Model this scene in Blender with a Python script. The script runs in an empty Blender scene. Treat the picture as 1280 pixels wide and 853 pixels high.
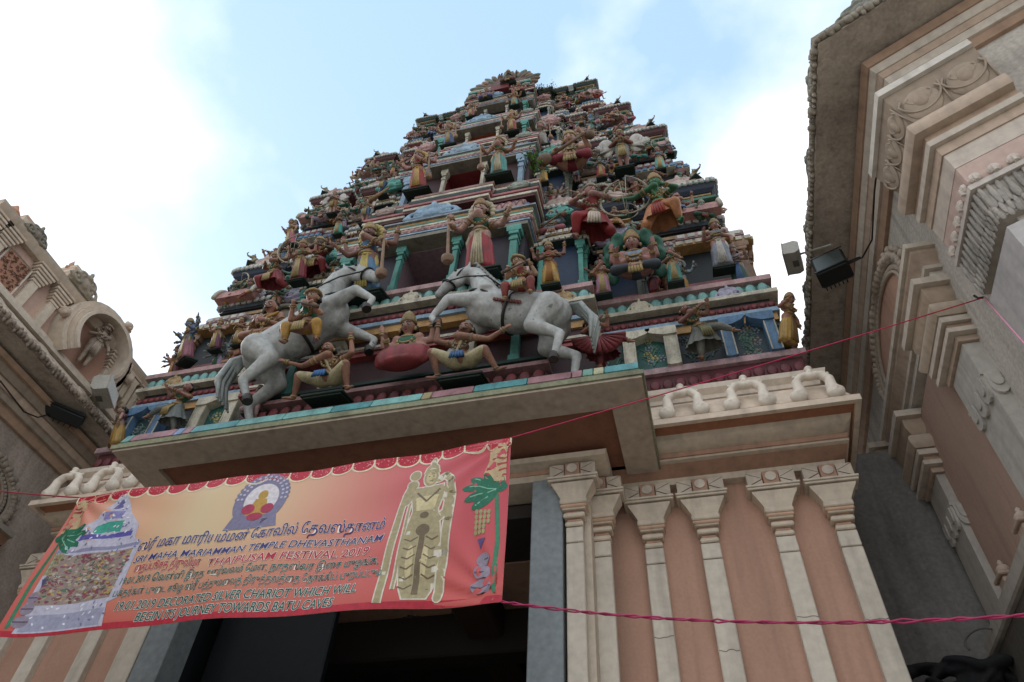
import bpy, bmesh, math, random
from math import sin, cos, pi, radians
from mathutils import Vector, Matrix
SC = bpy.context.scene
COL = SC.collection
random.seed(7)
# ------------------------------------------------------------------ camera (solved from the vanishing points)
F = 900.0
PX, PY = 640.0, 426.5
RX = Vector((0.96887081, -0.15191971, -0.19547316))   # world X in camera space (x right, y down, z forward)
RY = Vector((0.24298169, 0.73479614, 0.63327287))
RZ = Vector((0.0474263, -0.66105599, 0.74883624))
CAM = Vector((0, 0, 1.6))
cam_d = bpy.data.cameras.new('camera')
cam = bpy.data.objects.new('camera', cam_d)
COL.objects.link(cam)
cam_d.sensor_width = 36.0
cam_d.lens = 36.0 * F / 1280.0
cam_d.clip_start = 0.05
cam_d.clip_end = 2000
m = Matrix(((RX.x, -RX.y, -RX.z, CAM.x), (RY.x, -RY.y, -RY.z, CAM.y), (RZ.x, -RZ.y, -RZ.z, CAM.z), (0, 0, 0, 1)))
cam.matrix_world = m
SC.camera = cam
# ------------------------------------------------------------------ sky and sun (bright thin overcast behind the tower)
SUN_EL, SUN_AZ = radians(34), radians(-70)     # azimuth from +Y towards +X
w = bpy.data.worlds.new('World'); SC.world = w; w.use_nodes = True
nt = w.node_tree; N = nt.nodes; Lk = nt.links; N.clear()
wo = N.new('ShaderNodeOutputWorld'); bg = N.new('ShaderNodeBackground')
sky = N.new('ShaderNodeTexSky'); sky.sky_type = 'NISHITA'; sky.sun_disc = False
sky.sun_elevation = SUN_EL; sky.sun_rotation = SUN_AZ; sky.dust_density = 1.0; sky.air_density = 1.0
tc = N.new('ShaderNodeTexCoord')
n1 = N.new('ShaderNodeTexNoise'); n1.inputs['Scale'].default_value = 2.1; n1.inputs['Detail'].default_value = 9; n1.inputs['Roughness'].default_value = .5
mp = N.new('ShaderNodeMapping'); mp.inputs['Location'].default_value = (3.45, 1.2, 0.35); mp.inputs['Scale'].default_value = (1, 1, 1.5)
cr = N.new('ShaderNodeValToRGB'); cr.color_ramp.elements[0].position = .40; cr.color_ramp.elements[1].position = .60
cr.color_ramp.elements[0].color = (.62, .62, .62, 1)
mx = N.new('ShaderNodeMixRGB'); mx.inputs['Color2'].default_value = (8.7, 9.5, 10.3, 1)
Lk.new(tc.outputs['Generated'], mp.inputs['Vector']); Lk.new(mp.outputs[0], n1.inputs['Vector'])
sub = N.new('ShaderNodeVectorMath'); sub.operation = 'DISTANCE'; sub.inputs[1].default_value = (-0.20, 0.23, 0.95)   # a clearing in the cloud, up to the left
Lk.new(tc.outputs['Generated'], sub.inputs[0])
mr = N.new('ShaderNodeMapRange'); mr.inputs['From Min'].default_value = 0; mr.inputs['From Max'].default_value = .74; mr.inputs['To Min'].default_value = -.15; mr.inputs['To Max'].default_value = .09
Lk.new(sub.outputs['Value'], mr.inputs['Value'])
ad = N.new('ShaderNodeMath'); ad.operation = 'ADD'; Lk.new(n1.outputs['Fac'], ad.inputs[0]); Lk.new(mr.outputs[0], ad.inputs[1])
Lk.new(ad.outputs[0], cr.inputs['Fac']); Lk.new(cr.outputs['Color'], mx.inputs['Fac'])
cc = N.new('ShaderNodeValToRGB'); cc.color_ramp.elements[0].position = .40; cc.color_ramp.elements[0].color = (.50, .725, .93, 1); cc.color_ramp.elements[1].position = .56; cc.color_ramp.elements[1].color = (.92, .95, 1, 1)
Lk.new(ad.outputs[0], cc.inputs['Fac'])
sc_ = N.new('ShaderNodeVectorMath'); sc_.operation = 'SCALE'; sc_.inputs['Scale'].default_value = 9.3; Lk.new(cc.outputs['Color'], sc_.inputs[0]); Lk.new(sc_.outputs[0], mx.inputs['Color2'])
Lk.new(sky.outputs[0], mx.inputs['Color1']); Lk.new(mx.outputs[0], bg.inputs['Color'])
bg.inputs['Strength'].default_value = 0.1
Lk.new(bg.outputs[0], wo.inputs['Surface'])
sd = bpy.data.lights.new('sun', 'SUN'); sd.energy = 0.9; sd.angle = radians(18); sd.color = (1, .96, .9)
sun = bpy.data.objects.new('sun', sd); COL.objects.link(sun)
sv = Vector((sin(SUN_AZ) * cos(SUN_EL), cos(SUN_AZ) * cos(SUN_EL), sin(SUN_EL)))
sun.rotation_euler = sv.to_track_quat('Z', 'Y').to_euler()
SC.view_settings.view_transform = 'Standard'; SC.view_settings.look = 'None'
SC.view_settings.exposure = 0.72; SC.view_settings.gamma = 1.0; SC.view_settings.use_curve_mapping = False
SC.cycles.max_bounces = 6; SC.cycles.diffuse_bounces = 3

# ------------------------------------------------------------------ helpers
def at(x, y, Y=None, Z=None, X=None):
    """point of the real scene seen at photo pixel x, y on a plane of constant Y, Z or X"""
    r = Vector((x - PX, y - PY, F))
    d = Vector((RX.dot(r), RY.dot(r), RZ.dot(r)))
    if Y is not None: k = (Y - CAM.y) / d.y
    elif Z is not None: k = (Z - CAM.z) / d.z
    else: k = (X - CAM.x) / d.x
    return CAM + d * k

def proj(p):
    d = Vector(p) - CAM; c = Vector((RX.x * d.x + RY.x * d.y + RZ.x * d.z, RX.y * d.x + RY.y * d.y + RZ.y * d.z, RX.z * d.x + RY.z * d.y + RZ.z * d.z))
    return PX + F * c.x / c.z, PY + F * c.y / c.z

def lin(h):
    h = h.lstrip('#'); o = []
    for i in (0, 2, 4):
        c = int(h[i:i + 2], 16) / 255
        o.append(c / 12.92 if c <= .04045 else ((c + .055) / 1.055) ** 2.4)
    return (*o, 1)

class MB:
    def __init__(s): s.v = []; s.f = []
    def add(s, vs, fs):
        o = len(s.v); s.v += [tuple(v) for v in vs]; s.f += [tuple(i + o for i in f) for f in fs]; return s
    def box(s, x0, x1, y0, y1, z0, z1):
        vs = [(x0, y0, z0), (x1, y0, z0), (x1, y1, z0), (x0, y1, z0), (x0, y0, z1), (x1, y0, z1), (x1, y1, z1), (x0, y1, z1)]
        return s.add(vs, [(0, 3, 2, 1), (4, 5, 6, 7), (0, 1, 5, 4), (1, 2, 6, 5), (2, 3, 7, 6), (3, 0, 4, 7)])
    def bbox(s, x0, x1, y0, y1, z0, z1, b=.02):
        """box with bevelled edges"""
        b = min(b, (x1 - x0) * .4, (y1 - y0) * .4, (z1 - z0) * .4)
        vs = []
        for (z, i) in ((z0, b), (z0 + b, 0), (z1 - b, 0), (z1, b)):
            for (x, y) in ((x0 + i + b * (i == 0), y0 + i), (x1 - i - b * (i == 0), y0 + i), (x1 - i, y0 + i + b * (i == 0)), (x1 - i, y1 - i - b * (i == 0)),
                           (x1 - i - b * (i == 0), y1 - i), (x0 + i + b * (i == 0), y1 - i), (x0 + i, y1 - i - b * (i == 0)), (x0 + i, y0 + i + b * (i == 0))):
                vs.append((x, y, z))
        fs = [tuple(range(7, -1, -1)), tuple(range(24, 32))]
        for r in range(3):
            for k in range(8):
                k2 = (k + 1) % 8
                fs.append((r * 8 + k, r * 8 + k2, r * 8 + 8 + k2, r * 8 + 8 + k))
        return s.add(vs, fs)
    def loft(s, rings, cap=True, closed=True):
        n = len(rings[0]); vs = [p for r in rings for p in r]; fs = []
        for i in range(len(rings) - 1):
            for k in range(n if closed else n - 1):
                k2 = (k + 1) % n
                fs.append((i * n + k, i * n + k2, (i + 1) * n + k2, (i + 1) * n + k))
        if cap: fs += [tuple(range(n - 1, -1, -1)), tuple(range((len(rings) - 1) * n, len(rings) * n))]
        return s.add(vs, fs)
    def tube(s, pts, rad, n=8, cap=True):
        pts = [Vector(p) for p in pts]
        if not hasattr(rad, '__len__'): rad = [rad] * len(pts)
        rings = []; up = None
        for i, p in enumerate(pts):
            d = (pts[min(i + 1, len(pts) - 1)] - pts[max(i - 1, 0)])
            d = d.normalized() if d.length > 1e-9 else Vector((0, 0, 1))
            if up is None: up = Vector((0, 0, 1)) if abs(d.z) < .9 else Vector((0, 1, 0))
            a = d.cross(up); a = a.normalized() if a.length > 1e-6 else d.orthogonal().normalized()
            b = d.cross(a).normalized(); up = a.cross(d) if a.cross(d).length else up
            r = rad[i]; rx, ry = (r if hasattr(r, '__len__') else (r, r))
            rings.append([p + a * (cos(2 * pi * k / n) * rx) - b * (sin(2 * pi * k / n) * ry) for k in range(n)])
        return s.loft(rings, cap)
    def cap(s, a, b, ra, rb, n=10):
        """tapered limb with round ends"""
        a = Vector(a); b = Vector(b); d = (b - a)
        L = d.length; d = d / L if L > 1e-6 else Vector((0, 0, 1))
        pts = []; rr = []
        for t in (-1, -.8, -.45): pts.append(a + d * (ra * t)); rr.append(ra * math.sqrt(max(1 - t * t, .02)))
        pts.append(a); rr.append(ra); pts.append(b); rr.append(rb)
        for t in (.45, .8, 1): pts.append(b + d * (rb * t)); rr.append(rb * math.sqrt(max(1 - t * t, .02)))
        return s.tube(pts, rr, n)
    def ell(s, c, r, rot=None, n=12, m=8):
        c = Vector(c); r = r if hasattr(r, '__len__') else (r, r, r); rings = []
        for i in range(m + 1):
            t = -pi / 2 + pi * i / m; cc = max(cos(t), .04)
            ring = []
            for k in range(n):
                q = Vector((cos(2 * pi * k / n) * cc * r[0], sin(2 * pi * k / n) * cc * r[1], sin(t) * r[2]))
                if rot is not None: q = rot @ q
                ring.append(c + q)
            rings.append(ring)
        return s.loft(rings)
    def lathe(s, prof, c=(0, 0, 0), n=12, sx=1, sy=1):
        return s.loft([[(c[0] + r * cos(2 * pi * k / n) * sx, c[1] + r * sin(2 * pi * k / n) * sy, c[2] + z) for k in range(n)] for r, z in prof])
    def prism(s, pts, y0, y1):
        """outline in x, z given thickness along y (front face at y0)"""
        a = [(x, y0, z) for x, z in pts]; b = [(x, y1, z) for x, z in pts]; n = len(pts)
        return s.add(a + b, [tuple(range(n)), tuple(range(2 * n - 1, n - 1, -1))] + [((k + 1) % n, k, n + k, n + (k + 1) % n) for k in range(n)])
    def sweep(s, prof, path, closed=False):
        """profile of (outward offset, z) carried along a plan path with mitred corners"""
        P_ = [Vector(p) for p in path]; n = len(P_); rings = []
        for i in range(n):
            def nm(a, b):
                d = (b - a).normalized(); return Vector((d.y, -d.x))
            if closed: na = nm(P_[i - 1], P_[i]); nb = nm(P_[i], P_[(i + 1) % n])
            else:
                na = nm(P_[max(i - 1, 0)], P_[max(i, 1)]); nb = nm(P_[min(i, n - 2)], P_[min(i + 1, n - 1)])
            mm = (na + nb) / max(1 + na.dot(nb), .15)
            rings.append([(P_[i].x + mm.x * o, P_[i].y + mm.y * o, z) for o, z in prof])
        if closed: rings.append(rings[0])
        k = len(prof); vs = [p for r in rings for p in r]; fs = []
        for i in range(len(rings) - 1):
            for j in range(k):
                j2 = (j + 1) % k
                fs.append((i * k + j, (i + 1) * k + j, (i + 1) * k + j2, i * k + j2))
        if not closed: fs += [tuple(range(k)), tuple(range(len(rings) * k - 1, (len(rings) - 1) * k - 1, -1))]
        return s.add(vs, fs)
    def xf(s, M_):
        s.v = [tuple(M_ @ Vector(v)) for v in s.v]; return s
    def merge(s, o, M_=None):
        return s.add([(M_ @ Vector(v)) if M_ is not None else v for v in o.v], o.f)
    def mesh(s, name, mat, smooth=False):
        me = bpy.data.meshes.new(name); me.from_pydata(s.v, [], s.f)
        bm = bmesh.new(); bm.from_mesh(me); bmesh.ops.recalc_face_normals(bm, faces=bm.faces); bm.to_mesh(me); bm.free()
        if smooth:
            if smooth is True: me.polygons.foreach_set('use_smooth', [True] * len(me.polygons))
            else: me.polygons.foreach_set('use_smooth', [True] * len(me.polygons)); me.set_sharp_from_angle(angle=radians(smooth))
        me.materials.append(mat)
        return me

def link(name, me, parent=None, color=None, loc=None, rot=None, scale=None, kind=None):
    o = bpy.data.objects.new(name, me); COL.objects.link(o)
    if parent is not None: o.parent = parent
    if color is not None: o.color = lin(color) if isinstance(color, str) else color
    if loc is not None: o.location = loc
    if rot is not None: o.rotation_euler = (0, 0, rot) if not hasattr(rot, '__len__') else rot
    if scale is not None: o.scale = scale if hasattr(scale, '__len__') else (scale,) * 3
    if kind: o['kind'] = kind
    return o

def tag(o, label=None, cat=None, group=None, kind=None):
    if label: o['label'] = label
    if cat: o['category'] = cat
    if group: o['group'] = group
    if kind: o['kind'] = kind
    return o

def empty(name, loc=(0, 0, 0), rz=0):
    o = bpy.data.objects.new(name, None); COL.objects.link(o); o.location = loc; o.rotation_euler = (0, 0, rz); o.empty_display_size = .2
    return o

def sculpt(mb, name, mat, voxel=.02, it=3, dec=None):
    """fuse overlapping primitives into one continuous modelled surface"""
    me = mb.mesh('tmp', mat); o = bpy.data.objects.new('tmp', me); COL.objects.link(o)
    r = o.modifiers.new('r', 'REMESH'); r.mode = 'VOXEL'; r.voxel_size = voxel; r.use_smooth_shade = True
    if it: q = o.modifiers.new('s', 'SMOOTH'); q.factor = .5; q.iterations = it
    if dec: q = o.modifiers.new('d', 'DECIMATE'); q.ratio = dec
    dg = bpy.context.evaluated_depsgraph_get(); res = bpy.data.meshes.new_from_object(o.evaluated_get(dg))
    bpy.data.objects.remove(o); bpy.data.meshes.remove(me)
    res.name = name; res.materials.clear(); res.materials.append(mat)
    res.polygons.foreach_set('use_smooth', [True] * len(res.polygons))
    return res

# ------------------------------------------------------------------ materials
def paint(name, grime=.5, rough=.62, color=None, scale=3.0, bump=.25, chips=0.0, streak=0.0, amp=1.0, chipcol='#b7b2a6', dirtcol='#2c2721', fine=None, sat=1.0, val=1.0):
    """weathered painted plaster; takes its colour from the object unless one is given"""
    mt = bpy.data.materials.new(name); mt.use_nodes = True; nt = mt.node_tree; N = nt.nodes; L = nt.links
    bs = N['Principled BSDF']; bs.inputs['Roughness'].default_value = rough; bs.inputs['Specular IOR Level'].default_value = .3
    if color: cs = N.new('ShaderNodeRGB'); cs.outputs[0].default_value = lin(color); c = cs.outputs[0]
    else: oi = N.new('ShaderNodeObjectInfo'); c = oi.outputs['Color']
    if not color:
        hs = N.new('ShaderNodeHueSaturation'); hs.inputs['Saturation'].default_value = sat; hs.inputs['Value'].default_value = val; L.new(c, hs.inputs['Color']); c = hs.outputs[0]
    g = N.new('ShaderNodeNewGeometry')
    mpn = N.new('ShaderNodeMapping'); L.new(g.outputs['Position'], mpn.inputs['Vector']); mpn.inputs['Scale'].default_value = (1, 1, .55)
    nz = N.new('ShaderNodeTexNoise'); nz.inputs['Scale'].default_value = scale; nz.inputs['Detail'].default_value = 8; nz.inputs['Roughness'].default_value = .68
    L.new(mpn.outputs[0], nz.inputs['Vector'])
    rp = N.new('ShaderNodeValToRGB'); rp.color_ramp.elements[0].position = .42; rp.color_ramp.elements[1].position = .72
    L.new(nz.outputs['Fac'], rp.inputs['Fac'])
    mu = N.new('ShaderNodeMath'); mu.operation = 'MULTIPLY'; mu.inputs[1].default_value = grime; L.new(rp.outputs[0], mu.inputs[0])
    m1 = N.new('ShaderNodeMixRGB'); m1.inputs['Color2'].default_value = lin(dirtcol); L.new(mu.outputs[0], m1.inputs['Fac']); L.new(c, m1.inputs['Color1'])
    out = m1.outputs[0]
    n2 = N.new('ShaderNodeTexNoise'); n2.inputs['Scale'].default_value = fine or scale * 9; n2.inputs['Detail'].default_value = 6
    L.new(g.outputs['Position'], n2.inputs['Vector'])
    r2 = N.new('ShaderNodeMapRange'); r2.inputs['From Min'].default_value = .3; r2.inputs['From Max'].default_value = .7
    r2.inputs['To Min'].default_value = 1 - .18 * amp; r2.inputs['To Max'].default_value = 1 + .12 * amp; L.new(n2.outputs['Fac'], r2.inputs['Value'])
    m2 = N.new('ShaderNodeMixRGB'); m2.blend_type = 'MULTIPLY'; m2.inputs['Fac'].default_value = 1; L.new(out, m2.inputs['Color1']); L.new(r2.outputs[0], m2.inputs['Color2']); out = m2.outputs[0]
    if chips:
        n3 = N.new('ShaderNodeTexNoise'); n3.inputs['Scale'].default_value = scale * 4.5; n3.inputs['Detail'].default_value = 5; L.new(g.outputs['Position'], n3.inputs['Vector'])
        r3 = N.new('ShaderNodeValToRGB'); r3.color_ramp.elements[0].position = .66 - chips * .1; r3.color_ramp.elements[1].position = .70 - chips * .1
        L.new(n3.outputs['Fac'], r3.inputs['Fac'])
        m3 = N.new('ShaderNodeMixRGB'); m3.inputs['Color2'].default_value = lin(chipcol); L.new(r3.outputs[0], m3.inputs['Fac']); L.new(out, m3.inputs['Color1']); out = m3.outputs[0]
    if streak:
        mp2 = N.new('ShaderNodeMapping'); mp2.inputs['Scale'].default_value = (7, 7, .5); L.new(g.outputs['Position'], mp2.inputs['Vector'])
        n4 = N.new('ShaderNodeTexNoise'); n4.inputs['Scale'].default_value = 1; n4.inputs['Detail'].default_value = 6; L.new(mp2.outputs[0], n4.inputs['Vector'])
        r4 = N.new('ShaderNodeValToRGB'); r4.color_ramp.elements[0].position = .5; r4.color_ramp.elements[1].position = .75; L.new(n4.outputs['Fac'], r4.inputs['Fac'])
        mq = N.new('ShaderNodeMath'); mq.operation = 'MULTIPLY'; mq.inputs[1].default_value = streak; L.new(r4.outputs[0], mq.inputs[0])
        m4 = N.new('ShaderNodeMixRGB'); m4.inputs['Color2'].default_value = lin(dirtcol); L.new(mq.outputs[0], m4.inputs['Fac']); L.new(out, m4.inputs['Color1']); out = m4.outputs[0]
    L.new(out, bs.inputs['Base Color'])
    if bump:
        bp = N.new('ShaderNodeBump'); bp.inputs['Strength'].default_value = bump; bp.inputs['Distance'].default_value = .01
        L.new(n2.outputs['Fac'], bp.inputs['Height']); L.new(bp.outputs[0], bs.inputs['Normal'])
    return mt

M = {}
M['paint'] = paint('painted_plaster', grime=.62, rough=.6, scale=4.5, bump=.3, chips=.0, streak=.35, sat=.92, val=.70)
M['sculpt'] = paint('sculpture_paint', grime=.6, rough=.5, scale=5.5, bump=.2, chips=.0, streak=.25, sat=.98, val=.74)
M['horse'] = paint('horse_paint', grime=.5, rough=.5, scale=2.2, bump=.25, chips=.02, chipcol='#6c6a66', streak=.45)
M['plaster'] = paint('cream_plaster', grime=.18, rough=.75, scale=1.4, bump=.3, amp=.6, streak=.24)
M['wall'] = paint('terracotta_wall', grime=.22, rough=.85, scale=.7, bump=.12, amp=.35, streak=.22, fine=30)
M['conc'] = paint('concrete', grime=.5, rough=.9, scale=.9, bump=.4, streak=.4, fine=25)
M['plain'] = paint('smooth_paint', grime=.12, rough=.55, scale=1.5, bump=.05)
M['metal'] = paint('lamp_metal', grime=.2, rough=.4, scale=5, bump=.05)
# ------------------------------------------------------------------ palette (real paint colours)
CY, PINK, ROSE, DKRED, RED, OCH, CREAM, BLUE, LBL = '#8cc8c2', '#cfa3a0', '#b9696b', '#6e2730', '#a8403c', '#cd9a52', '#ddd4bb', '#5b8ab3', '#97b8d0'
DKG, GRN, TEAL, WHITE, PEACH, BLK, NAVY, MAR, LAV, TAN, PLUM, MOSS = '#22403a', '#3f8068', '#55a596', '#d9d6cf', '#d49a72', '#1b2224', '#1d3048', '#561f26', '#b8b3c8', '#b79868', '#4c2c35', '#6f7150'
XC = -3.38

def place(o, parent):
    """parent an object built in world coordinates"""
    o.parent = parent
    o.matrix_parent_inverse = Matrix.Translation(-Vector(parent.location)) if parent.type == 'EMPTY' else Matrix.Identity(4)
    return o

def part(name, mb, color, parent, mat='paint', smooth=False, kind=None):
    return place(link(name, mb.mesh(name, M[mat], smooth), color=color, kind=kind), parent)

def inst(name, me, loc, parent, color, rot=0, scale=None):
    return place(link(name, me, color=color, loc=loc, rot=rot, scale=scale), parent)

# ---- small carved prototypes, all facing -Y
def proto_petal():
    m = MB(); m.ell((0, 0, 0), (.5, .32, .5), n=8, m=5); return m
def proto_bead():
    m = MB(); m.ell((0, 0, 0), (.5, .5, .5), n=8, m=4); return m
def proto_kudu():
    m = MB()
    m.box(-.5, .5, -.03, .1, -.02, .14)
    for s in (-1, 1):
        for (cx, cz, r) in ((.36, .26, .19), (.2, .5, .16)):
            ring = [(s * cx + r * cos(2 * pi * k / 12), -.06, cz + r * .85 * sin(2 * pi * k / 12)) for k in range(13)]
            m.tube(ring, .06, 6); m.ell((s * cx, -.05, cz), (.07, .08, .07))
        m.tube([(s * .5, -.04, .1), (s * .62, -.05, .2), (s * .56, -.05, .32)], [.07, .06, .03], 6)
    m.ell((0, -.06, .3), (.16, .1, .2)); m.ell((0, -.06, .62), (.14, .1, .13)); m.ell((0, -.06, .8), (.07, .07, .12)); m.box(-.42, .42, -.02, .08, .05, .5)
    return sculpt(m, 'kudu_ornament', M['sculpt'], .03, 1, .35)
def proto_omega():
    """double-scroll ornament on the cornices"""
    m = MB()
    for s in (-1, 1):
        m.tube([(s * .07, 0, .84), (s * .2, 0, .8), (s * .31, 0, .62), (s * .3, 0, .4), (s * .31, 0, .2)], [.085, .095, .10, .11, .14], 10)
        m.ell((s * .34, -.01, .16), (.18, .12, .18)); m.tube([(s * .42, -.08, .22), (s * .36, -.12, .18), (s * .31, -.10, .10)], .03, 6)
        m.tube([(s * .25, 0, .75), (s * .34, 0, .86)], [.045, .03], 8)
    m.ell((0, 0, .80), (.15, .09, .10)); m.tube([(0, 0, .8), (0, 0, 1.02)], [.075, .075], 10); m.ell((0, 0, 1.06), (.085, .085, .075)); m.ell((0, -.06, .88), (.06, .05, .05))
    return sculpt(m, 'scroll_ornament', M['plaster'], .02, 2, .5)
def proto_column():
    m = MB()
    m.bbox(-.5, .5, -.5, .5, 0, .12, .03); m.box(-.34, .34, -.34, .34, .12, .7); m.bbox(-.45, .45, -.45, .45, .70, .76, .02)
    m.box(-.32, .32, -.32, .32, .76, .82); m.bbox(-.5, .5, -.5, .5, .82, .88, .02); m.bbox(-.75, .75, -.55, .5, .88, 1, .04)
    return m.mesh('column', M['paint'])
PET = proto_petal().mesh('petal', M['paint'], True)
BEAD = proto_bead().mesh('bead', M['paint'], True)
KUDU = proto_kudu(); OMEGA = proto_omega(); COLM = proto_column()
BLOCK = MB().bbox(-.5, .5, -.5, .5, -.5, .5, .08).mesh('block', M['paint'])

def runs(path, off, pitch):
    """evenly spaced stations on a mitred offset path -> (x, y, angle, pitch)"""
    m = MB().sweep([(off, 0)], path); pts = [Vector(v[:2]) for v in m.v]; out = []
    for a, b in zip(pts, pts[1:]):
        L = (b - a).length; n = int(round(L / pitch))
        if n < 1: continue
        d = (b - a) / n; ang = math.atan2(d.y, d.x)
        for k in range(n):
            p = a + d * (k + .5); out.append((p.x, p.y, ang, L / n))
    return out

def row(name, me, path, off, z, pitch, size, parent, color, ymax=None, cols=None):
    """carved pieces along a moulding: single objects where the photo shows them large, else one joined part"""
    sts = [s for s in runs(path, off, pitch) if ymax is None or s[1] < ymax]
    for i, (x, y, a, p) in enumerate(sts):
        c = cols[i % len(cols)] if cols else color
        inst(name, me, (x, y, z), parent, c, a, (p * size[0], size[1], size[2]))

def row_stuff(name, mb0, path, off, z, pitch, size, parent, color, ymax=None):
    out = MB()
    for (x, y, a, p) in runs(path, off, pitch):
        if ymax is not None and y > ymax: continue
        out.merge(mb0, Matrix.Translation((x, y, z)) @ Matrix.Rotation(a, 4, 'Z') @ Matrix.Diagonal((p * size[0], size[1], size[2], 1)))
    if out.v: part(name, out, color, parent, smooth=True, kind='stuff')

SM_PET = MB(); SM_PET.ell((0, 0, 0), (.5, .32, .5), n=6, m=4)
SM_BLK = MB(); SM_BLK.box(-.5, .5, -.5, .5, -.5, .5)

tower = tag(empty('gateway_tower', (XC, 9, 0)), 'tall stepped temple gateway tower crowded with painted figures above a cream pilastered entrance', 'temple tower')

class T: pass
def tier(z0, z1, h, Yf, YA, uA, YB, uB):
    t = T(); t.z0, t.z1, t.h, t.Yf, t.YA, t.uA, t.YB, t.uB = z0, z1, h, Yf, YA, uA, YB, uB
    k = h / 4.95
    t.E0 = 3.72 * k; t.S0 = 2.68 * k; t.S1 = 3.42 * k; t.YR = Yf + .32 * k; t.YS = Yf + .02; t.k = k
    return t
TI = [tier(8.42, 10.05, 5.05, 6.68, 5.92, 1.95, 6.30, 2.6),
      tier(10.05, 13.5, 4.78, 6.86, 5.90, 1.66, 6.35, 2.50),
      tier(13.5, 16.95, 4.25, 7.32, 6.60, 1.46, 6.90, 2.20),
      tier(16.95, 19.6, 3.60, 7.80, 7.18, 1.28, 7.45, 1.90),
      tier(19.6, 22.8, 2.82, 8.28, 7.80, 1.05, 8.05, 1.50)]
TC = tier(8.42, 10.05, 4.97, 6.75, 5.90, 1.66, 6.35, 2.50)

def plan(t, dy=0, du=0, deepA=None, simple=False, YE=None):
    ya = (t.YA + dy) if deepA is None else deepA
    r = [(t.h - du, t.Yf + 5), (t.h - du, t.Yf + dy), (t.E0 + du, t.Yf + dy), (t.E0 + du, t.YR + dy)]
    if not simple: r += [(t.S1 - du, t.YR + dy), (t.S1 - du, t.YS + dy), (t.S0 + du, t.YS + dy), (t.S0 + du, t.YR + dy)]
    r += [(t.uB - du, t.YR + dy), (t.uB - du, t.YB + dy), (t.uA - du, t.YB + dy), (t.uA - du, ya)]
    if simple:
        r = [(t.h - du, t.Yf + 5), (t.h - du, t.Yf + dy), (t.uB - du, t.Yf + dy), (t.uB - du, t.YB + dy), (t.uA - du, t.YB + dy), (t.uA - du, ya)]
    return [(XC - u, y) for u, y in r] + [(XC + u, y) for u, y in reversed(r)]

def plan_w(t, dy=0, du=0):
    r = [(t.h - du, t.Yf + 5), (t.h - du, t.Yf + dy), (t.E0 + du, t.Yf + dy), (t.E0 + du, t.YR + dy), (t.S1 - du, t.YR + dy), (t.S1 - du, t.YS + dy), (t.S0 + du, t.YS + dy), (t.S0 + du, t.YR + dy),
         (t.uB - du, t.YR + dy), (t.uB - du, t.Yf - .06 + dy), (t.uA - .12, t.Yf - .06 + dy), (t.uA - .12, t.Yf + .9)]
    return [(XC - u, y) for u, y in r] + [(XC + u, y) for u, y in reversed(r)]

def band(name, path, o0, o1, z0, z1, color, parent, roll=False, slope=0):
    """one horizontal moulding course; roll gives it a rounded face"""
    if roll:
        n = 5; pr = [(o0, z0)] + [(o1 - (o1 - o0) * .8 * (1 - sin(pi * k / n)), z0 + (z1 - z0) * k / n) for k in range(n + 1)] + [(o0, z1)]
    else: pr = [(o0, z0), (o1, z0), (o1 - slope, z1), (o0, z1)]
    return part(name, MB().sweep(pr, path), color, parent, smooth=35 if roll else False)

def cornice(t, z, parent_name='cornice', big=True):
    """storey base: pink shelf, cyan lotus row, cream fillet, red bead roll, ochre fillet below"""
    k = .55 + .45 * t.k; p = plan(t, simple=True)
    c = band(parent_name, p, -.4, .10 * k, z - .10 * k, z, PINK, tower)
    b = band('lotus_course', p, -.4, .02 * k, z - .34 * k, z - .10 * k - .002, '#5f9a92', c)
    lim = t.Yf + .2
    if True: row('lotus_petal', PET, p, .04 * k, z - .235 * k, .17 * k, (.96, .14, .26 * k), c, CY, lim)
    else: row_stuff('lotus_petal', SM_PET, p, .04 * k, z - .225 * k, .17 * k, (.92, .12, .2 * k), c, CY, lim)
    band('fillet', p, -.4, .12 * k, z - .42 * k, z - .342 * k, CREAM, c)
    band('fillet', p, -.4, .0, z - .52 * k, z - .422 * k, BLK, c)
    band('bead_course', p, -.4, .04 * k, z - .68 * k, z - .522 * k, DKRED, c)
    row_stuff('bead', SM_PET, p, .05 * k, z - .60 * k, .11 * k, (.9, .07, .09 * k), c, '#923a3a', lim)
    band('fillet', p, -.4, .07 * k, z - .76 * k, z - .682 * k, LBL, c)
    band('fillet', p, -.4, .03 * k, z - .90 * k, z - .762 * k, OCH, c)
    for j, (x, y, a, q) in enumerate(runs(p, .09 * k, 1.02 * k)):
        if y < lim: inst('flower_boss', KUDU, (x, y, z - .40 * k), c, [CREAM, LAV, TAN][j % 3], a, (.30 * k, .30 * k, .33 * k))
    return c

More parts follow.
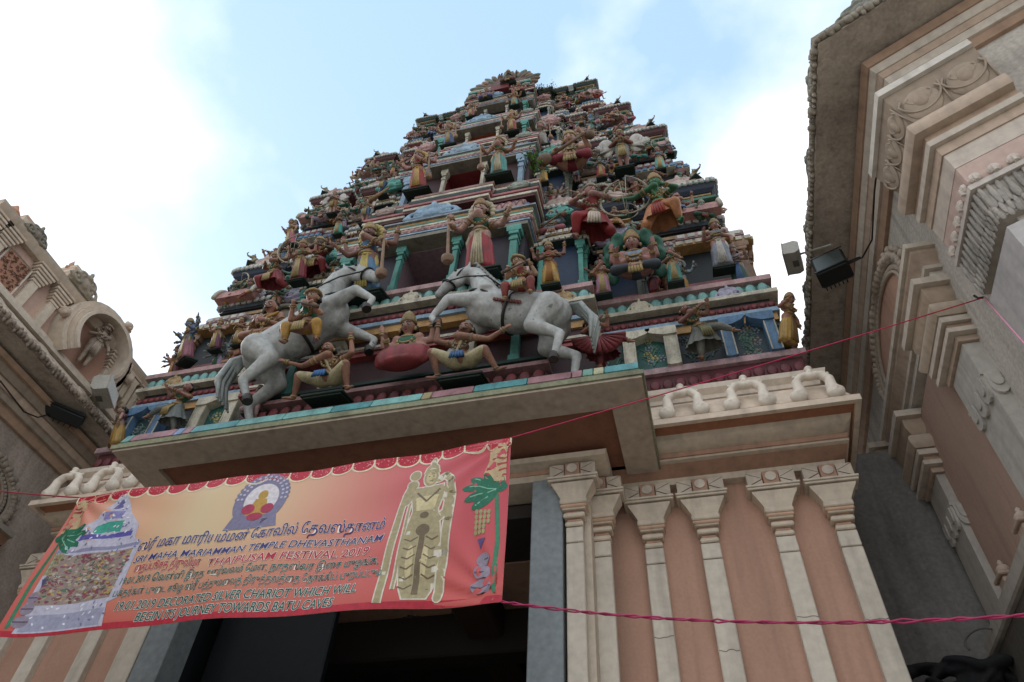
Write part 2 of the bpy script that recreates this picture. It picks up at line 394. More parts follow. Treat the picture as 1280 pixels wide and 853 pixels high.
def eave(t, z, under, top, kud=PINK, dent=WHITE):
    """projecting curved eave over the storey, dark beneath, with a white dentil row and scroll ornaments standing on it"""
    k = t.k; p = plan_w(t, dy=.14, du=.06)
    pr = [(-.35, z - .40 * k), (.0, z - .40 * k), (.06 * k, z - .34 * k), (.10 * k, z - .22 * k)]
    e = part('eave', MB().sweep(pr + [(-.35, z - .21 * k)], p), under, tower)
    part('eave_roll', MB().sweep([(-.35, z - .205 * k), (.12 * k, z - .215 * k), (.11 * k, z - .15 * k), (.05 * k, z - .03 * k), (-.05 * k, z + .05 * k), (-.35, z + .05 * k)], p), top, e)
    lim = t.Yf + .5
    row_stuff('dentil', SM_BLK, p, .115 * k, z - .185 * k, .105 * k, (.62, .05, .085 * k), e, dent, lim)
    row_stuff('dentil', SM_BLK, p, .085 * k, z - .09 * k, .16 * k, (.8, .05, .05 * k), e, CREAM, lim)
    band('fillet', p, -.35, -.02 * k, z - .46 * k, z - .405 * k, TAN, e)
    # scroll ornaments on the roll, one in the middle of each face
    m = MB().sweep([(.06 * k, 0)], p); pts = [Vector(v[:2]) for v in m.v]
    for a, b in zip(pts, pts[1:]):
        L = (b - a).length; d = (b - a)
        if abs(d.x) < abs(d.y) or L < .3: continue
        n = max(1, int(round(L / (1.0 * k))))
        for q in range(n):
            c = a + d * ((q + .5) / n)
            if abs(c.x - XC) < t.uA: continue
            s = min(.62 * k, L / n * .8)
            inst('kudu_ornament', KUDU, (c.x, c.y + .03, z - .17 * k), e, kud, 0, (s, s * .8, s * .82))
    return e

def canopy(u0, u1, Y, z0, z1, cols, parent, s=1, steps=3):
    """stepped roof of a shrine: courses that break forward in the middle and shrink upwards"""
    n = len(cols); w = (u1 - u0)
    for i, c in enumerate(cols):
        za = z0 + (z1 - z0) * i / n; zb = z0 + (z1 - z0) * (i + 1) / n - .012
        ins = .0 if i < 2 else (i - 1) * w * .075
        a, b = u0 + ins, u1 - ins; f = (b - a) * .22; yy = Y + ins * .8; out = (.10 if i % 2 == 0 else .03) * s
        pth = [(a, Y + .5), (a, yy + .09 * s), (a + f, yy + .09 * s), (a + f, yy), (b - f, yy), (b - f, yy + .09 * s), (b, yy + .09 * s), (b, Y + .5)]
        if i % 3 == 2: pr = [(-.3, za), (out, za), (out + .015, (za + zb) / 2), (out, zb), (-.3, zb)]
        else: pr = [(-.3, za), (out, za), (out - .02, zb), (-.3, zb)]
        part('roof_course', MB().sweep(pr, pth), c, parent)
        if i % 2 == 0 and i < 4:
            mb = MB()
            for (x, y, an, p_) in runs(pth, out + .005, .15 * s):
                if y < Y + .2: mb.merge(SM_BLK, Matrix.Translation((x, y, (za + zb) / 2)) @ Matrix.Rotation(an, 4, 'Z') @ Matrix.Diagonal((p_ * .72, .03, (zb - za) * .7, 1)))
            if mb.v: part('carved_block', mb, [CREAM, LBL, WHITE, PINK][i % 4] if c not in (LBL, CREAM) else BLUE, parent, kind='stuff')

def shrine(xa, xb, Y, z0, z1, colc, nichec, cols, topc, topkind, label=None, kudc=PINK, colh=.40):
    """pavilion with two columns, dark niche, stepped roof and crowning ornament"""
    hgt = z1 - z0; w = xb - xa; s = w / 1.2
    zc = z0 + hgt * colh; zr = z0 + hgt * (colh + .27)
    base = part('shrine', MB().bbox(xa - .03, xb + .03, Y - .05, Y + .5, z0, z0 + .12 * hgt / 3, .02), DKG, tower)
    zb = z0 + .12 * hgt / 3
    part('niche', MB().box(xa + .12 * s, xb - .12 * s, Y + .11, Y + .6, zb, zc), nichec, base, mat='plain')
    for x in (xa + .1 * s, xb - .1 * s):
        inst('column', COLM, (x, Y + .09 * s, zb), base, colc, 0, (.17 * s, .17 * s, zc - zb))
    for x in (xa + .02 * s, xb - .02 * s):
        inst('column', COLM, (x, Y + .28 * s, zb), base, colc, 0, (.15 * s, .15 * s, zc - zb))
    canopy(xa, xb, Y + .02, zc, zr, cols, base, s)
    zt = z0 + hgt * (colh + .47); r = (zt - zr) * .62
    if topkind == 'barrel':
        m = MB(); n = 10; pr = [(r * 1.0 * cos(pi * k / n), r * 1.25 * sin(pi * k / n)) for k in range(n + 1)]
        rings = [[(x, Y + .25 + a, zr + b) for a, b in pr] for x in (xa + w * .18, xb - w * .18)]
        m.loft(rings); part('barrel_roof', m, topc, base, smooth=40)
        for x in (xa + w * .18, xb - w * .18):
            m = MB().tube([(x, Y + .25 + a * 1.05, zr + b * 1.05) for a, b in pr], .04 * s, 6); part('roof_rim', m, CREAM, base, smooth=True)
        inst('kudu_ornament', KUDU, ((xa + xb) / 2, Y + .12, zr), base, kudc, 0, (w * .42, .3, w * .46))
        fin = MB()
        for q in range(3):
            x = xa + w * (.3 + .2 * q); fin.lathe([(.03, 0), (.06, .04), (.03, .09), (.05, .13), (.012, .22)], (x, Y + .25, zr + r * 1.22), 8)
        part('finial', fin, topc, base, smooth=True)
    elif topkind == 'dome':
        m = MB().lathe([(.5 * w * .8, 0), (.52 * w * .8, .1 * w), (.42 * w * .8, .3 * w), (.2 * w * .8, .42 * w), (.06 * w, .5 * w), (.1 * w, .56 * w), (.02, .7 * w)], ((xa + xb) / 2, Y + .25, zr), 14)
        part('dome', m, topc, base, smooth=50)
        inst('kudu_ornament', KUDU, ((xa + xb) / 2, Y - .02, zr), base, kudc, 0, (w * .5, .3, w * .45))
    else:
        inst('kudu_ornament', KUDU, ((xa + xb) / 2, Y + .05, zr), base, kudc, 0, (w * .85, .6, w * .72))
    return base

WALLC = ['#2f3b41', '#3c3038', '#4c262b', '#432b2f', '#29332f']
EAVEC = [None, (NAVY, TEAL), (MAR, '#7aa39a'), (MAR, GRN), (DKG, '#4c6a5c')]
for i, t in enumerate(TI):
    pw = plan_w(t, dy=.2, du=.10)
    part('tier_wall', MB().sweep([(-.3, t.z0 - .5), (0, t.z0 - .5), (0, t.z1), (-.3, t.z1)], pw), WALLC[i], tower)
    if i == 1: cornice(TC, t.z0)
    if i > 1:
        q = plan_w(t, dy=.10, du=.05); k = t.k
        for (a, b, c, o) in ((.04, .12, ROSE, .04), (.125, .17, CREAM, .02), (.175, .32, '#5f9a92', .0), (.325, .38, TAN, .05), (.385, .44, DKRED, .02)):
            band('base_course', q, -.3, o * k, t.z0 + a * k, t.z0 + b * k, c, tower)
        row_stuff('lotus_petal', SM_PET, q, .01 * k, t.z0 + .25 * k, .13 * k, (.9, .08, .13 * k), tower, CY, t.Yf + .4)
    if i:
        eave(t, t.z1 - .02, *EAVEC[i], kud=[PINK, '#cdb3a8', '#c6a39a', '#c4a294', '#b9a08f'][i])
        # intermediate courses on the recessed walls
        p = plan_w(t, dy=.17, du=.08); H = t.z1 - t.z0
        for (a, b, c, o) in ((.03, .07, DKG, .06), (.075, .11, CREAM, .03), (.115, .14, ROSE, .05), (.42, .455, '#7a8f92', .05), (.46, .50, RED, .02), (.505, .53, TAN, .06), (.56, .60, BLK, .02),
                             (.605, .645, LBL, .06), (.65, .70, MAR, .02), (.705, .73, CREAM, .05), (.76, .80, OCH, .04), (.81, .83, GRN, .07)):
            band('wall_course', p, -.3, o * t.k, t.z0 + H * a, t.z0 + H * b, c, tower, roll=(b - a > .038))
        row_stuff('bead', SM_PET, p, .05 * t.k, t.z0 + H * .48, .12 * t.k, (.8, .08, H * .035), tower, PINK, t.Yf + .7)
        row_stuff('dentil', SM_BLK, p, .07 * t.k, t.z0 + H * .625, .14 * t.k, (.7, .05, H * .03), tower, WHITE, t.Yf + .7)
    if i:
        for sg in (1, -1):
            for n_, (u, y) in enumerate(((t.h - .02, t.Yf + .32), (t.E0 - .08, t.YR + .08), (t.S1 + .06, t.YR + .10), (t.S0 - .03, t.YR + .10), (t.uB + .04, t.YR + .10), ((t.uA + t.uB) / 2, t.Yf + .05))):
                inst('column', COLM, (XC + sg * u, y, t.z0 + .15), tower, [ROSE, TEAL, CREAM, '#8a9aa0', OCH, PINK][(n_ + i) % 6], 0, (.11 * t.k, .11, (t.z1 - t.z0) * .38))
            for n_ in range(9):
                u = t.uA + .2 + (t.h - t.uA - .3) * n_ / 8
                inst('kudu_ornament', KUDU, (XC + sg * u, t.Yf + .12, t.z0 + (t.z1 - t.z0) * (.66 + .03 * (n_ % 2))), tower, [PINK, '#a9b3b0', '#c0a58c', LAV, '#8fae9f'][(n_ * 2 + i) % 5], 0, (.30 * t.k, .28, .26 * t.k))
        ctop = [None, ('#d0938a', 'barrel'), ('#c48f88', 'barrel'), ('#b08a80', 'barrel'), ('#a98d80', 'kudu')][i]
        rf = [[OCH, BLUE, PINK, LBL, DKG, CREAM], [CREAM, GRN, ROSE, LBL, DKG, TAN], [TEAL, MAR, CREAM, LBL, ROSE, DKG], [ROSE, DKG, CREAM, TEAL, PINK, TAN]][(i - 1) % 4]
        rs = [[BLK, CREAM, PINK, '#7fb6ac', DKG, WHITE], [RED, CREAM, '#8aa0a4', DKG, WHITE, ROSE], [WHITE, ROSE, DKG, CREAM, TEAL, PINK], [CREAM, DKRED, WHITE, ROSE, DKG, CREAM]][(i - 1) % 4]
        cc = ['', '#a07c5c', '#7d4b46', '#8d6f60', '#7f6a5c'][i]
        for sg in (1, -1):
            def X2(a, b): return (XC + a, XC + b) if sg > 0 else (XC - b, XC - a)
            xa, xb = X2(t.E0 + .12, t.h + .20 * t.k)
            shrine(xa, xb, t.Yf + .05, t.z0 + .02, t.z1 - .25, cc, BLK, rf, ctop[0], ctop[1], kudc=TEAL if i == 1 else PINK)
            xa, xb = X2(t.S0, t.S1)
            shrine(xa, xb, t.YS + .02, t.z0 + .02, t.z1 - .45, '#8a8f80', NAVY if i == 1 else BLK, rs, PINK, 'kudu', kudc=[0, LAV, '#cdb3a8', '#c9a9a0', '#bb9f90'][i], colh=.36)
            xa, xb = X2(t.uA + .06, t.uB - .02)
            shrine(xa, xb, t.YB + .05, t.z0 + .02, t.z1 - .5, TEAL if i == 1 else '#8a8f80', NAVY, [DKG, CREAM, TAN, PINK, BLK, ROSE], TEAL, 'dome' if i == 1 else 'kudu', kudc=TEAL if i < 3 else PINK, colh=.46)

# central bays with the open windows
WIN = {1: (.43, 10.28, 11.48), 2: (.38, 14.05, 15.38), 3: (.34, 17.32, 18.33), 4: (.26, 20.05, 21.05)}
ROLLC = {1: '#c08f88', 2: '#8fb4c4', 3: '#8fb4c4', 4: '#7fae9c'}
for i, (hw, zb, zt) in WIN.items():
    t = TI[i]; Y = t.YA; uA = t.uA - .08; k = t.k
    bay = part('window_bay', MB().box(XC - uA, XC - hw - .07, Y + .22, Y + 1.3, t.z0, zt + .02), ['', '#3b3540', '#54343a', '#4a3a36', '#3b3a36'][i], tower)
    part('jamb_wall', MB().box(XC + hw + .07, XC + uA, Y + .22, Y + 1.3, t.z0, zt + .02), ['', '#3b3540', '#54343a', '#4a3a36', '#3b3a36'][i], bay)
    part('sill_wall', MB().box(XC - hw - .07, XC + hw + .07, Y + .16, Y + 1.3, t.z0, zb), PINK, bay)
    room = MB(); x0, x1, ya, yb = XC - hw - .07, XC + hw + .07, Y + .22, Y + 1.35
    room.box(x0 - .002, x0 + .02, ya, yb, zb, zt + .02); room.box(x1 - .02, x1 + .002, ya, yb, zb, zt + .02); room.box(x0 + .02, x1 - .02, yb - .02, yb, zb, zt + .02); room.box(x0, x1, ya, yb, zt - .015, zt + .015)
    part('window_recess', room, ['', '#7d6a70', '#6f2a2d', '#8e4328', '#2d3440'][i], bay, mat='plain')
    for s in (-1, 1):
        inst('column', COLM, (XC + s * (hw + .05), Y + .13, zb), bay, [0, TEAL, CREAM, CREAM, WHITE][i], 0, (.12 * k, .14, zt - zb))
    for s in (-1, 1):
        inst('column', COLM, (XC + s * (uA - .14), Y + .13, t.z0 + .1), bay, [0, TEAL, LBL, TEAL, TEAL][i], 0, (.17 * k, .17, zt - t.z0 - .1))
    # courses above the window, leaning back storey by storey
    zn = {1: 14.0, 2: 17.3, 3: 20.0, 4: 22.5}[i]; Yn = {1: 6.52, 2: 7.1, 3: 7.72, 4: 7.9}[i]; H = zn - zt; g = (Yn - Y) / H
    part('upper_wall', MB().add([(XC + a * (uA - .03), yy, zz) for a in (-1, 1) for (yy, zz) in ((Y + .26, zt + .021), (Yn + .16, zn), (Yn + .9, zn), (Yn + .9, zt + .021))],
                                [(0, 1, 2, 3), (7, 6, 5, 4), (0, 4, 5, 1), (1, 5, 6, 2), (2, 6, 7, 3), (3, 7, 4, 0)]), '#5a4448', bay)
    def pth_(z):
        y = Y + (z - zt) * g
        return [(XC - uA - .02, Y + 1.2), (XC - uA - .02, y + .12), (XC - hw - .30, y + .12), (XC - hw - .30, y), (XC + hw + .30, y), (XC + hw + .30, y + .12), (XC + uA + .02, y + .12), (XC + uA + .02, Y + 1.2)]
    spec = [(.0, .035, '#8a8574', .04), (.037, .05, BLK, .0), (.052, .068, LBL, .07), (.07, .082, NAVY, .04), (.084, .125, '#c79a98', .08), (.127, .145, CREAM, .12), (.147, .17, GRN, .13), (.172, .22, '#c9a29a', .04), (.222, .25, OCH, .09), (.252, .27, '#9aa4ac', .15), (.272, .285, BLK, .06),
            (.287, .31, ROSE, .02), (.312, .33, CREAM, .05)]
    for (a, b, c, o) in spec:
        band('canopy_course', pth_(zt + H * a), -.25, o * k + .02, zt + H * a + .001, zt + H * b, c, bay, roll=(b - a > .045))
    row('petal_block', PET, pth_(zt + H * .10), .11 * k, zt + H * .105, .12 * k, (.9, .09, H * .036), bay, '#cf9f9d', Y + .2)
    for q in (-.9, -.3, .3, .9):
        z = zt + H * .195; inst('tablet', BLOCK, (XC + q * uA * .8, Y + (z - zt) * g + (.02 if abs(q) < .5 else .08), z), bay, CY, 0, (.17 * k, .12, H * .05))
    # barrel vault with lozenge relief
    r = H * .125; zc = zt + H * .34; yv = Y + H * .34 * g + r * 1.1 + .04
    n = 12; m = MB(); L = uA * .95
    def vp(x, aa, f=1.0): return (x, yv - r * 1.1 * f * cos(aa), zc + r * 1.9 * f * sin(aa))
    m.loft([[vp(XC + sx * L, pi * q / n) for q in range(n + 1)] for sx in (-1, 1)])
    part('vault', m, ROLLC[i], bay, smooth=40)
    m = MB(); nn = 24
    for q in range(nn):
        for (a0, a1) in ((.06, .42), (.42, .06)):
            m.tube([vp(XC - L + 2 * L * (q + e / 3) / nn, pi * (a0 + (a1 - a0) * e / 3), 1.02) for e in range(4)], .010, 4, cap=False)
    part('lozenge_relief', m, '#8a4a4c' if i < 2 else '#b9a9a0', bay, kind='stuff')
    inst('kudu_ornament', KUDU, (XC - .1, yv - r * 1.1 - .12, zc - .04), bay, LBL if i != 2 else '#9db6c6', 0, (.85 * k, .55, .62 * k))
    for s in (-1, 1):
        inst('vault_end', KUDU, (XC + s * (L + .02), yv, zc - .02), bay, BLUE, s * pi / 2, (.5 * k, .4, r * 2.3))
    for (a, b, c, o) in ((.60, .63, MAR, .04), (.632, .66, CREAM, .08), (.663, .70, '#7d6a6a', .02), (.703, .73, ROSE, .10), (.735, .77, MAR, .05), (.775, .80, CREAM, .02), (.803, .84, DKG, .07), (.845, .88, ROSE, .03), (.883, .91, CREAM, .07), (.915, .96, MAR, .02), (.965, .995, '#b0857c', .06)):
        band('canopy_course', pth_(zt + H * a), -.25, o * k + .02, zt + H * a + .001, zt + H * b, c, bay)
    row_stuff('bead', SM_PET, pth_(zt + H * .68), .04, zt + H * .68, .10 * k, (.8, .07, H * .03), bay, PINK, Y + .9)
    for q in range(5):
        if q != 2: inst('kudu_ornament', KUDU, (XC + (q - 2) * uA * .42, Y + H * .8 * g, zt + H * .80), bay, ['#b9a39a', LAV, '', '#c2a9a0', '#a7b0a2'][q], 0, (.36 * k, .3, .28 * k))

# top: side barrel roof eave and the arched crest of the centre bay
t = TI[4]; zt = t.z1
pr = []
m = MB(); n = 12
m.loft([[(XC + sx * 2.62, 9.7 + 1.15 * cos(pi * q / n + pi), zt + .0 + 1.5 * sin(pi * q / n)) for q in range(n + 1)] for sx in (-1, 1)])
vault = part('crown_vault', m, '#6d6a5c', tower, smooth=40)
inst('vault_cap', PET, (XC + 2.3, 8.62, zt + .12), vault, '#a8484a', 0, (.28, .5, .34)); inst('vault_cap', PET, (XC + 2.12, 8.66, zt + .08), vault, '#5a7690', 0, (.26, .4, .34))
inst('vault_cap', PET, (XC - 2.35, 8.62, zt + .1), vault, '#a8604a', 0, (.28, .5, .34)); inst('vault_cap', PET, (XC - 2.12, 8.64, zt + .08), vault, '#7e9a90', 0, (.3, .5, .34))
m = MB(); n = 16
arch = [(.84 * cos(pi * q / n), .95 * sin(pi * q / n)) for q in range(n + 1)]
ca = part('crest_arch', MB().prism([(XC + .1 + a, 22.62 + b * .9) for a, b in arch], 7.98, 8.7), '#7c5a50', tower)
for q in range(n + 1):
    a = pi * q / n
    x, z = XC + .1 + .9 * cos(a), 22.62 + .95 * sin(a)
    o = place(link('crest_flame', PET, color=['#a9826a', '#8f7a68', '#7f8a78'][q % 3], loc=(x, 7.99, z), rot=(0, -(a - pi / 2), 0), scale=(.17, .25, .30 + .16 * ((q * 7) % 3))), ca)
band('canopy_course', [(XC - .9, 9), (XC - .9, 7.9), (XC + .9, 7.9), (XC + .9, 9)], -.3, .05, 22.42, 22.52, TEAL, tower)
band('canopy_course', [(XC - .9, 9), (XC - .9, 7.9), (XC + .9, 7.9), (XC + .9, 9)], -.3, .03, 22.53, 22.62, CREAM, tower)

# base storey of the tower: painted panels between yellow and blue pilasters
t = TI[0]
pb = plan(t, simple=True)
lc = band('ledge', [(XC - t.h - .1, 11), (XC - t.h - .1, 6.62), (XC + t.h + .1, 6.62), (XC + t.h + .1, 11)], -.5, .0, 8.34, 8.44, '#c9a3a6', tower)
band('ledge_course', [(XC - t.h - .1, 11), (XC - t.h - .1, 6.62), (XC + t.h + .1, 6.62), (XC + t.h + .1, 11)], -.5, -.06, 8.02, 8.338, '#6b2a34', lc)
pp = [(XC - t.h - .1, 11), (XC - t.h - .1, 6.62), (XC + t.h + .1, 6.62), (XC + t.h + .1, 11)]
row('ledge_petal', PET, pp, -.05, 8.17, .16, (.85, .08, .16), lc, '#8a4048', 7.0)

part('small_opening', MB().box(XC - .2, XC + .34, 7.72, 7.9, 21.95, 22.3), '#5f2226', tower, mat='plain')
# ------------------------------------------------------------------ painted panels of the base storey
YP = 6.70
def X_at(px, py, Y): return at(px, py, Y=Y).x
def panel_pilaster(x0, x1, color, toward):
    """flat pilaster with a bracket head reaching towards its partner"""
    z0, z1 = 8.44, 9.16; yb = YP - .02
    m = MB().box(x0, x1, yb - .10, yb + .1, z0, z1 - .16)
    w = x1 - x0
    if toward > 0: pts = [(x0, z1 - .16), (x1, z1 - .16), (x1 + w * .9, z1 - .10), (x1 + w * 1.25, z1 - .04), (x1 + w * 1.25, z1), (x0, z1)]
    else: pts = [(x0 - w * 1.25, z1 - .04), (x0 - w * .9, z1 - .10), (x0, z1 - .16), (x1, z1 - .16), (x1, z1), (x0 - w * 1.25, z1)]
    m.prism(pts, yb - .13, yb + .1)
    o = part('panel_pilaster', m, color, tower)
    e = MB()
    for x in (x0 + .012, x1 - .012): e.box(x - .008, x + .008, yb - .112, yb - .09, z0, z1 - .17)
    part('edge_line', e, CREAM, o); return o
def relief_panel(x0, x1, z0, z1, Y, ground, cols, name='relief_panel'):
    """dark panel carrying modelled flowers and tendrils"""
    o = part(name, MB().box(x0, x1, Y, Y + .15, z0, z1), ground, tower, mat='plain')
    rnd = random.Random(int(x0 * 100)); n = int((x1 - x0) * (z1 - z0) * 22) + 3
    for c in cols:
        m = MB()
        for q in range(n // len(cols) + 1):
            x = x0 + .07 + (x1 - x0 - .14) * rnd.random(); z = z0 + .07 + (z1 - z0 - .14) * rnd.random(); r = .035 + .03 * rnd.random()
            m.ell((x, Y - .005, z), (r * .45, .02, r * .45), n=6, m=4)
            for k in range(7):
                a = 2 * pi * k / 7; m.ell((x + cos(a) * r, Y, z + sin(a) * r), (r * .36, .012, r * .36), n=5, m=3)
        part('flower', m, c, o, smooth=True, kind='stuff')
    m = MB()
    for q in range(n):
        x = x0 + .06 + (x1 - x0 - .12) * rnd.random(); z = z0 + .05 + (z1 - z0 - .25) * rnd.random(); s = rnd.choice((-1, 1))
        m.tube([(x, Y, z), (x + s * .03, Y - .01, z + .07), (x + s * .09, Y, z + .12), (x + s * .12, Y, z + .08)], [.012, .01, .008, .004], 5)
    part('tendril', m, '#5f8a72', o, kind='stuff')
    return o
def wing(px_list, sg):
    for (a, b, c, tw) in px_list: panel_pilaster(a, b, c, tw)
pr_ = [(X_at(781, 450, YP), X_at(797, 450, YP), CREAM, 1), (X_at(832, 440, YP), X_at(850, 440, YP), CREAM, -1), (X_at(903, 430, YP), X_at(921, 440, YP), BLUE, 1), (X_at(960, 430, YP), X_at(976, 430, YP), BLUE, -1)]
for (a, b, c, tw) in pr_:
    panel_pilaster(a, b, c, tw)
    panel_pilaster(2 * XC - b, 2 * XC - a, c, -tw)
for s in (1, -1):
    def mir(a, b): return (a, b) if s > 0 else (2 * XC - b, 2 * XC - a)
    relief_panel(*mir(pr_[0][1], pr_[1][0]), 8.44, 9.14, YP + .0, '#1f4a44', ['#d9c26b', '#9aa9b8', '#3f8a7e'])
    relief_panel(*mir(pr_[2][1], pr_[3][0]), 8.44, 9.14, YP + .0, '#23343a', ['#7f8d94', '#5c7f6d', '#96857a'])
    relief_panel(*mir(pr_[1][1], pr_[2][0]), 8.44, 9.14, YP + .05, '#1d2329', ['#2c3940'])
    relief_panel(*mir(pr_[0][0] - .95, pr_[0][0] - .02), 8.2, 9.14, YP + .05, '#1b3b36', ['#8a9a98', '#2f6a5c'])
    relief_panel(*mir(pr_[3][1], XC + 5.02), 8.44, 9.14, YP + .06, '#20333c', ['#5c7f6d'])
# wing cornice of the base storey (cyan petals, red beads, ochre): one storey lower than the bays
# centre of the base: stepped plinth that carries the horses and bearers
cb = [(XC - 2.62, 8), (XC - 2.62, 6.3), (XC - 1.95, 6.3), (XC - 1.95, 5.92), (XC + 1.95, 5.92), (XC + 1.95, 6.3), (XC + 2.62, 6.3), (XC + 2.62, 8)]
core = part('base_wall', MB().sweep([(-.9, 7.2), (-.06, 7.2), (-.06, 9.3), (-.9, 9.3)], cb), '#4a2a30', tower)
for (a, b, c, o) in ((7.62, 7.70, GRN, .16), (7.705, 7.95, '#6b2630', .06), (7.955, 8.02, '#b98a8a', .12), (8.03, 8.10, CREAM, .05), (8.11, 8.16, DKG, .08), (8.72, 8.78, RED, .04), (8.79, 8.87, ROSE, .06), (8.88, 8.93, CREAM, .03)):
    band('plinth_course', cb, -.3, o, a, b, c, core, roll=(b - a > .06 and o < .07))
row('plinth_petal', PET, cb, .065, 7.83, .17, (.85, .08, .17), core, '#8c3b40', 6.4)
for u in (-1.6, -1.0, 1.0, 1.6):
    inst('column', COLM, (XC + u, 5.93, 8.16), core, TEAL if abs(u) > 1.2 else CREAM, 0, (.15, .15, .95))

# ------------------------------------------------------------------ slab over the doorway
SX0, SX1, SY0, SY1, SZ = -6.69, -.215, 5.40, 7.0, 7.08
m = MB()
fr = .42
m.box(SX0, SX1, SY0, SY0 + fr, SZ, SZ + .10); m.box(SX0, SX0 + fr * .9, SY0 + fr, SY1, SZ, SZ + .10); m.box(SX1 - fr * .9, SX1, SY0 + fr, SY1, SZ, SZ + .10)
slab = part('canopy_slab', m, '#b3a392', tower, mat='plaster')
part('slab_coffer', MB().box(SX0 + fr * .9, SX1 - fr * .9, SY0 + fr, SY1, SZ + .06, SZ + .11), '#8a5e4a', slab, mat='wall')
part('slab_top', MB().box(SX0 + .01, SX1 - .01, SY0 + .01, SY1, SZ + .111, SZ + .14), '#7f8468', slab, mat='conc')
part('slab_lip', MB().sweep([(-.05, SZ + .03), (.025, SZ + .03), (.03, SZ + .085), (-.05, SZ + .12)], [(SX0, SY1), (SX0, SY0), (SX1, SY0), (SX1, SY1)]), '#8f9076', slab, mat='conc')
# mosaic tiles along the edge of the slab
tc_ = [CY, '#c9b98a', '#8ea6cf', '#b6868c', '#7fb0a0', '#c9c6a0', '#d2bfae', '#5fa9ad', '#93a7d2', '#c2ad82']
x = SX0 + .02; i = 0; rnd = random.Random(3)
TILE = MB().bbox(-.5, .5, -.5, .5, -.5, .5, .06).mesh('tile', M['sculpt'])
while x < SX1 - .1:
    wd = rnd.choice((.1, .12, .12, .5, .62)); wd = min(wd, SX1 - x - .02)
    big = wd > .3; c = rnd.choice((CY, '#5fa9ad', '#b6868c')) if big else tc_[i % len(tc_)]
    o = inst('tile', TILE, (x + wd / 2, SY0 + .06, SZ + .225), slab, c, (-.35, 0, 0), (wd - .012, .05, .16)); x += wd; i += 1
part('tile_coping', MB().box(SX0 + .05, SX1 - .05, SY0 + .10, SY0 + .55, SZ + .14, SZ + .30), '#7f8a78', slab)
part('slab_step', MB().box(SX0 + .3, SX1 - .2, SY0 + .34, SY1 - .3, SZ + .301, SZ + .44), '#2c4a3e', slab)

# ------------------------------------------------------------------ entrance building
body = tag(empty('entrance_block', (XC, 8.5, 0)), 'cream and terracotta pilastered entrance building with dark doorway below the tower', 'entrance')
CXR, CXL = 2.08, -8.85
CREAMP, TERR = '#cfc0ac', '#b8917c'
path = [(CXL, 11.5), (CXL, 6.4), (CXR, 6.4), (CXR, 11.5)]
kp = [(0, 7.28), (.0, 7.36), (-.03, 7.38), (-.06, 7.40), (-.10, 7.50), (-.15, 7.64), (-.24, 7.78), (-.34, 7.84), (-.8, 7.84), (-.8, 7.36), (-.06, 7.33), (-.06, 7.28)]
part('cornice', MB().sweep(kp, path), '#d8c6b2', body, mat='plaster', smooth=35)
part('cornice_top', MB().sweep([(-.9, 7.845), (-.28, 7.845), (-.27, 7.90), (-.20, 7.95), (-.185, 8.015), (-.9, 8.015)], path), '#d6c8b8', body, mat='plaster')
wallp = [(CXL + .75, 11.5), (CXL + .75, 7.26), (CXR - .12, 7.26), (CXR - .12, 11.5)]
sp = [(-.3, 7.40), (.80, 7.40), (.72, 7.34), (.56, 7.34), (.50, 7.30), (.40, 7.33), (.34, 7.29), (.30, 7.24), (.28, 7.20), (.22, 7.20), (.16, 7.24), (.12, 7.19), (.11, 7.13), (-.3, 7.13)]
for (pr, c) in (([(-.2, 7.40), (.82, 7.40), (.80, 7.33), (.60, 7.33), (-.2, 7.33)], '#a77357'), ([(-.2, 7.328), (.60, 7.328), (.575, 7.27), (.50, 7.225), (.42, 7.215), (-.2, 7.215)], CREAMP),
                ([(-.2, 7.213), (.40, 7.213), (.38, 7.17), (-.2, 7.17)], TERR), ([(-.2, 7.168), (.36, 7.168), (.36, 7.14), (-.2, 7.14)], CREAMP), ([(-.2, 7.138), (.30, 7.138), (.20, 7.10), (.13, 7.06), (-.2, 7.06)], TERR), ([(-.2, 7.058), (.125, 7.058), (.11, 6.98), (-.2, 6.98)], CREAMP)):
    om = max(o for o, z in pr); xr = 1.84 + .26 * om - om; xl = -8.70 - .2 * om + om
    part('moulding', MB().sweep(pr, [(xl, 11.5), (xl, 7.26), (xr, 7.26), (xr, 11.5)]), c, body, mat='plaster', smooth=35)
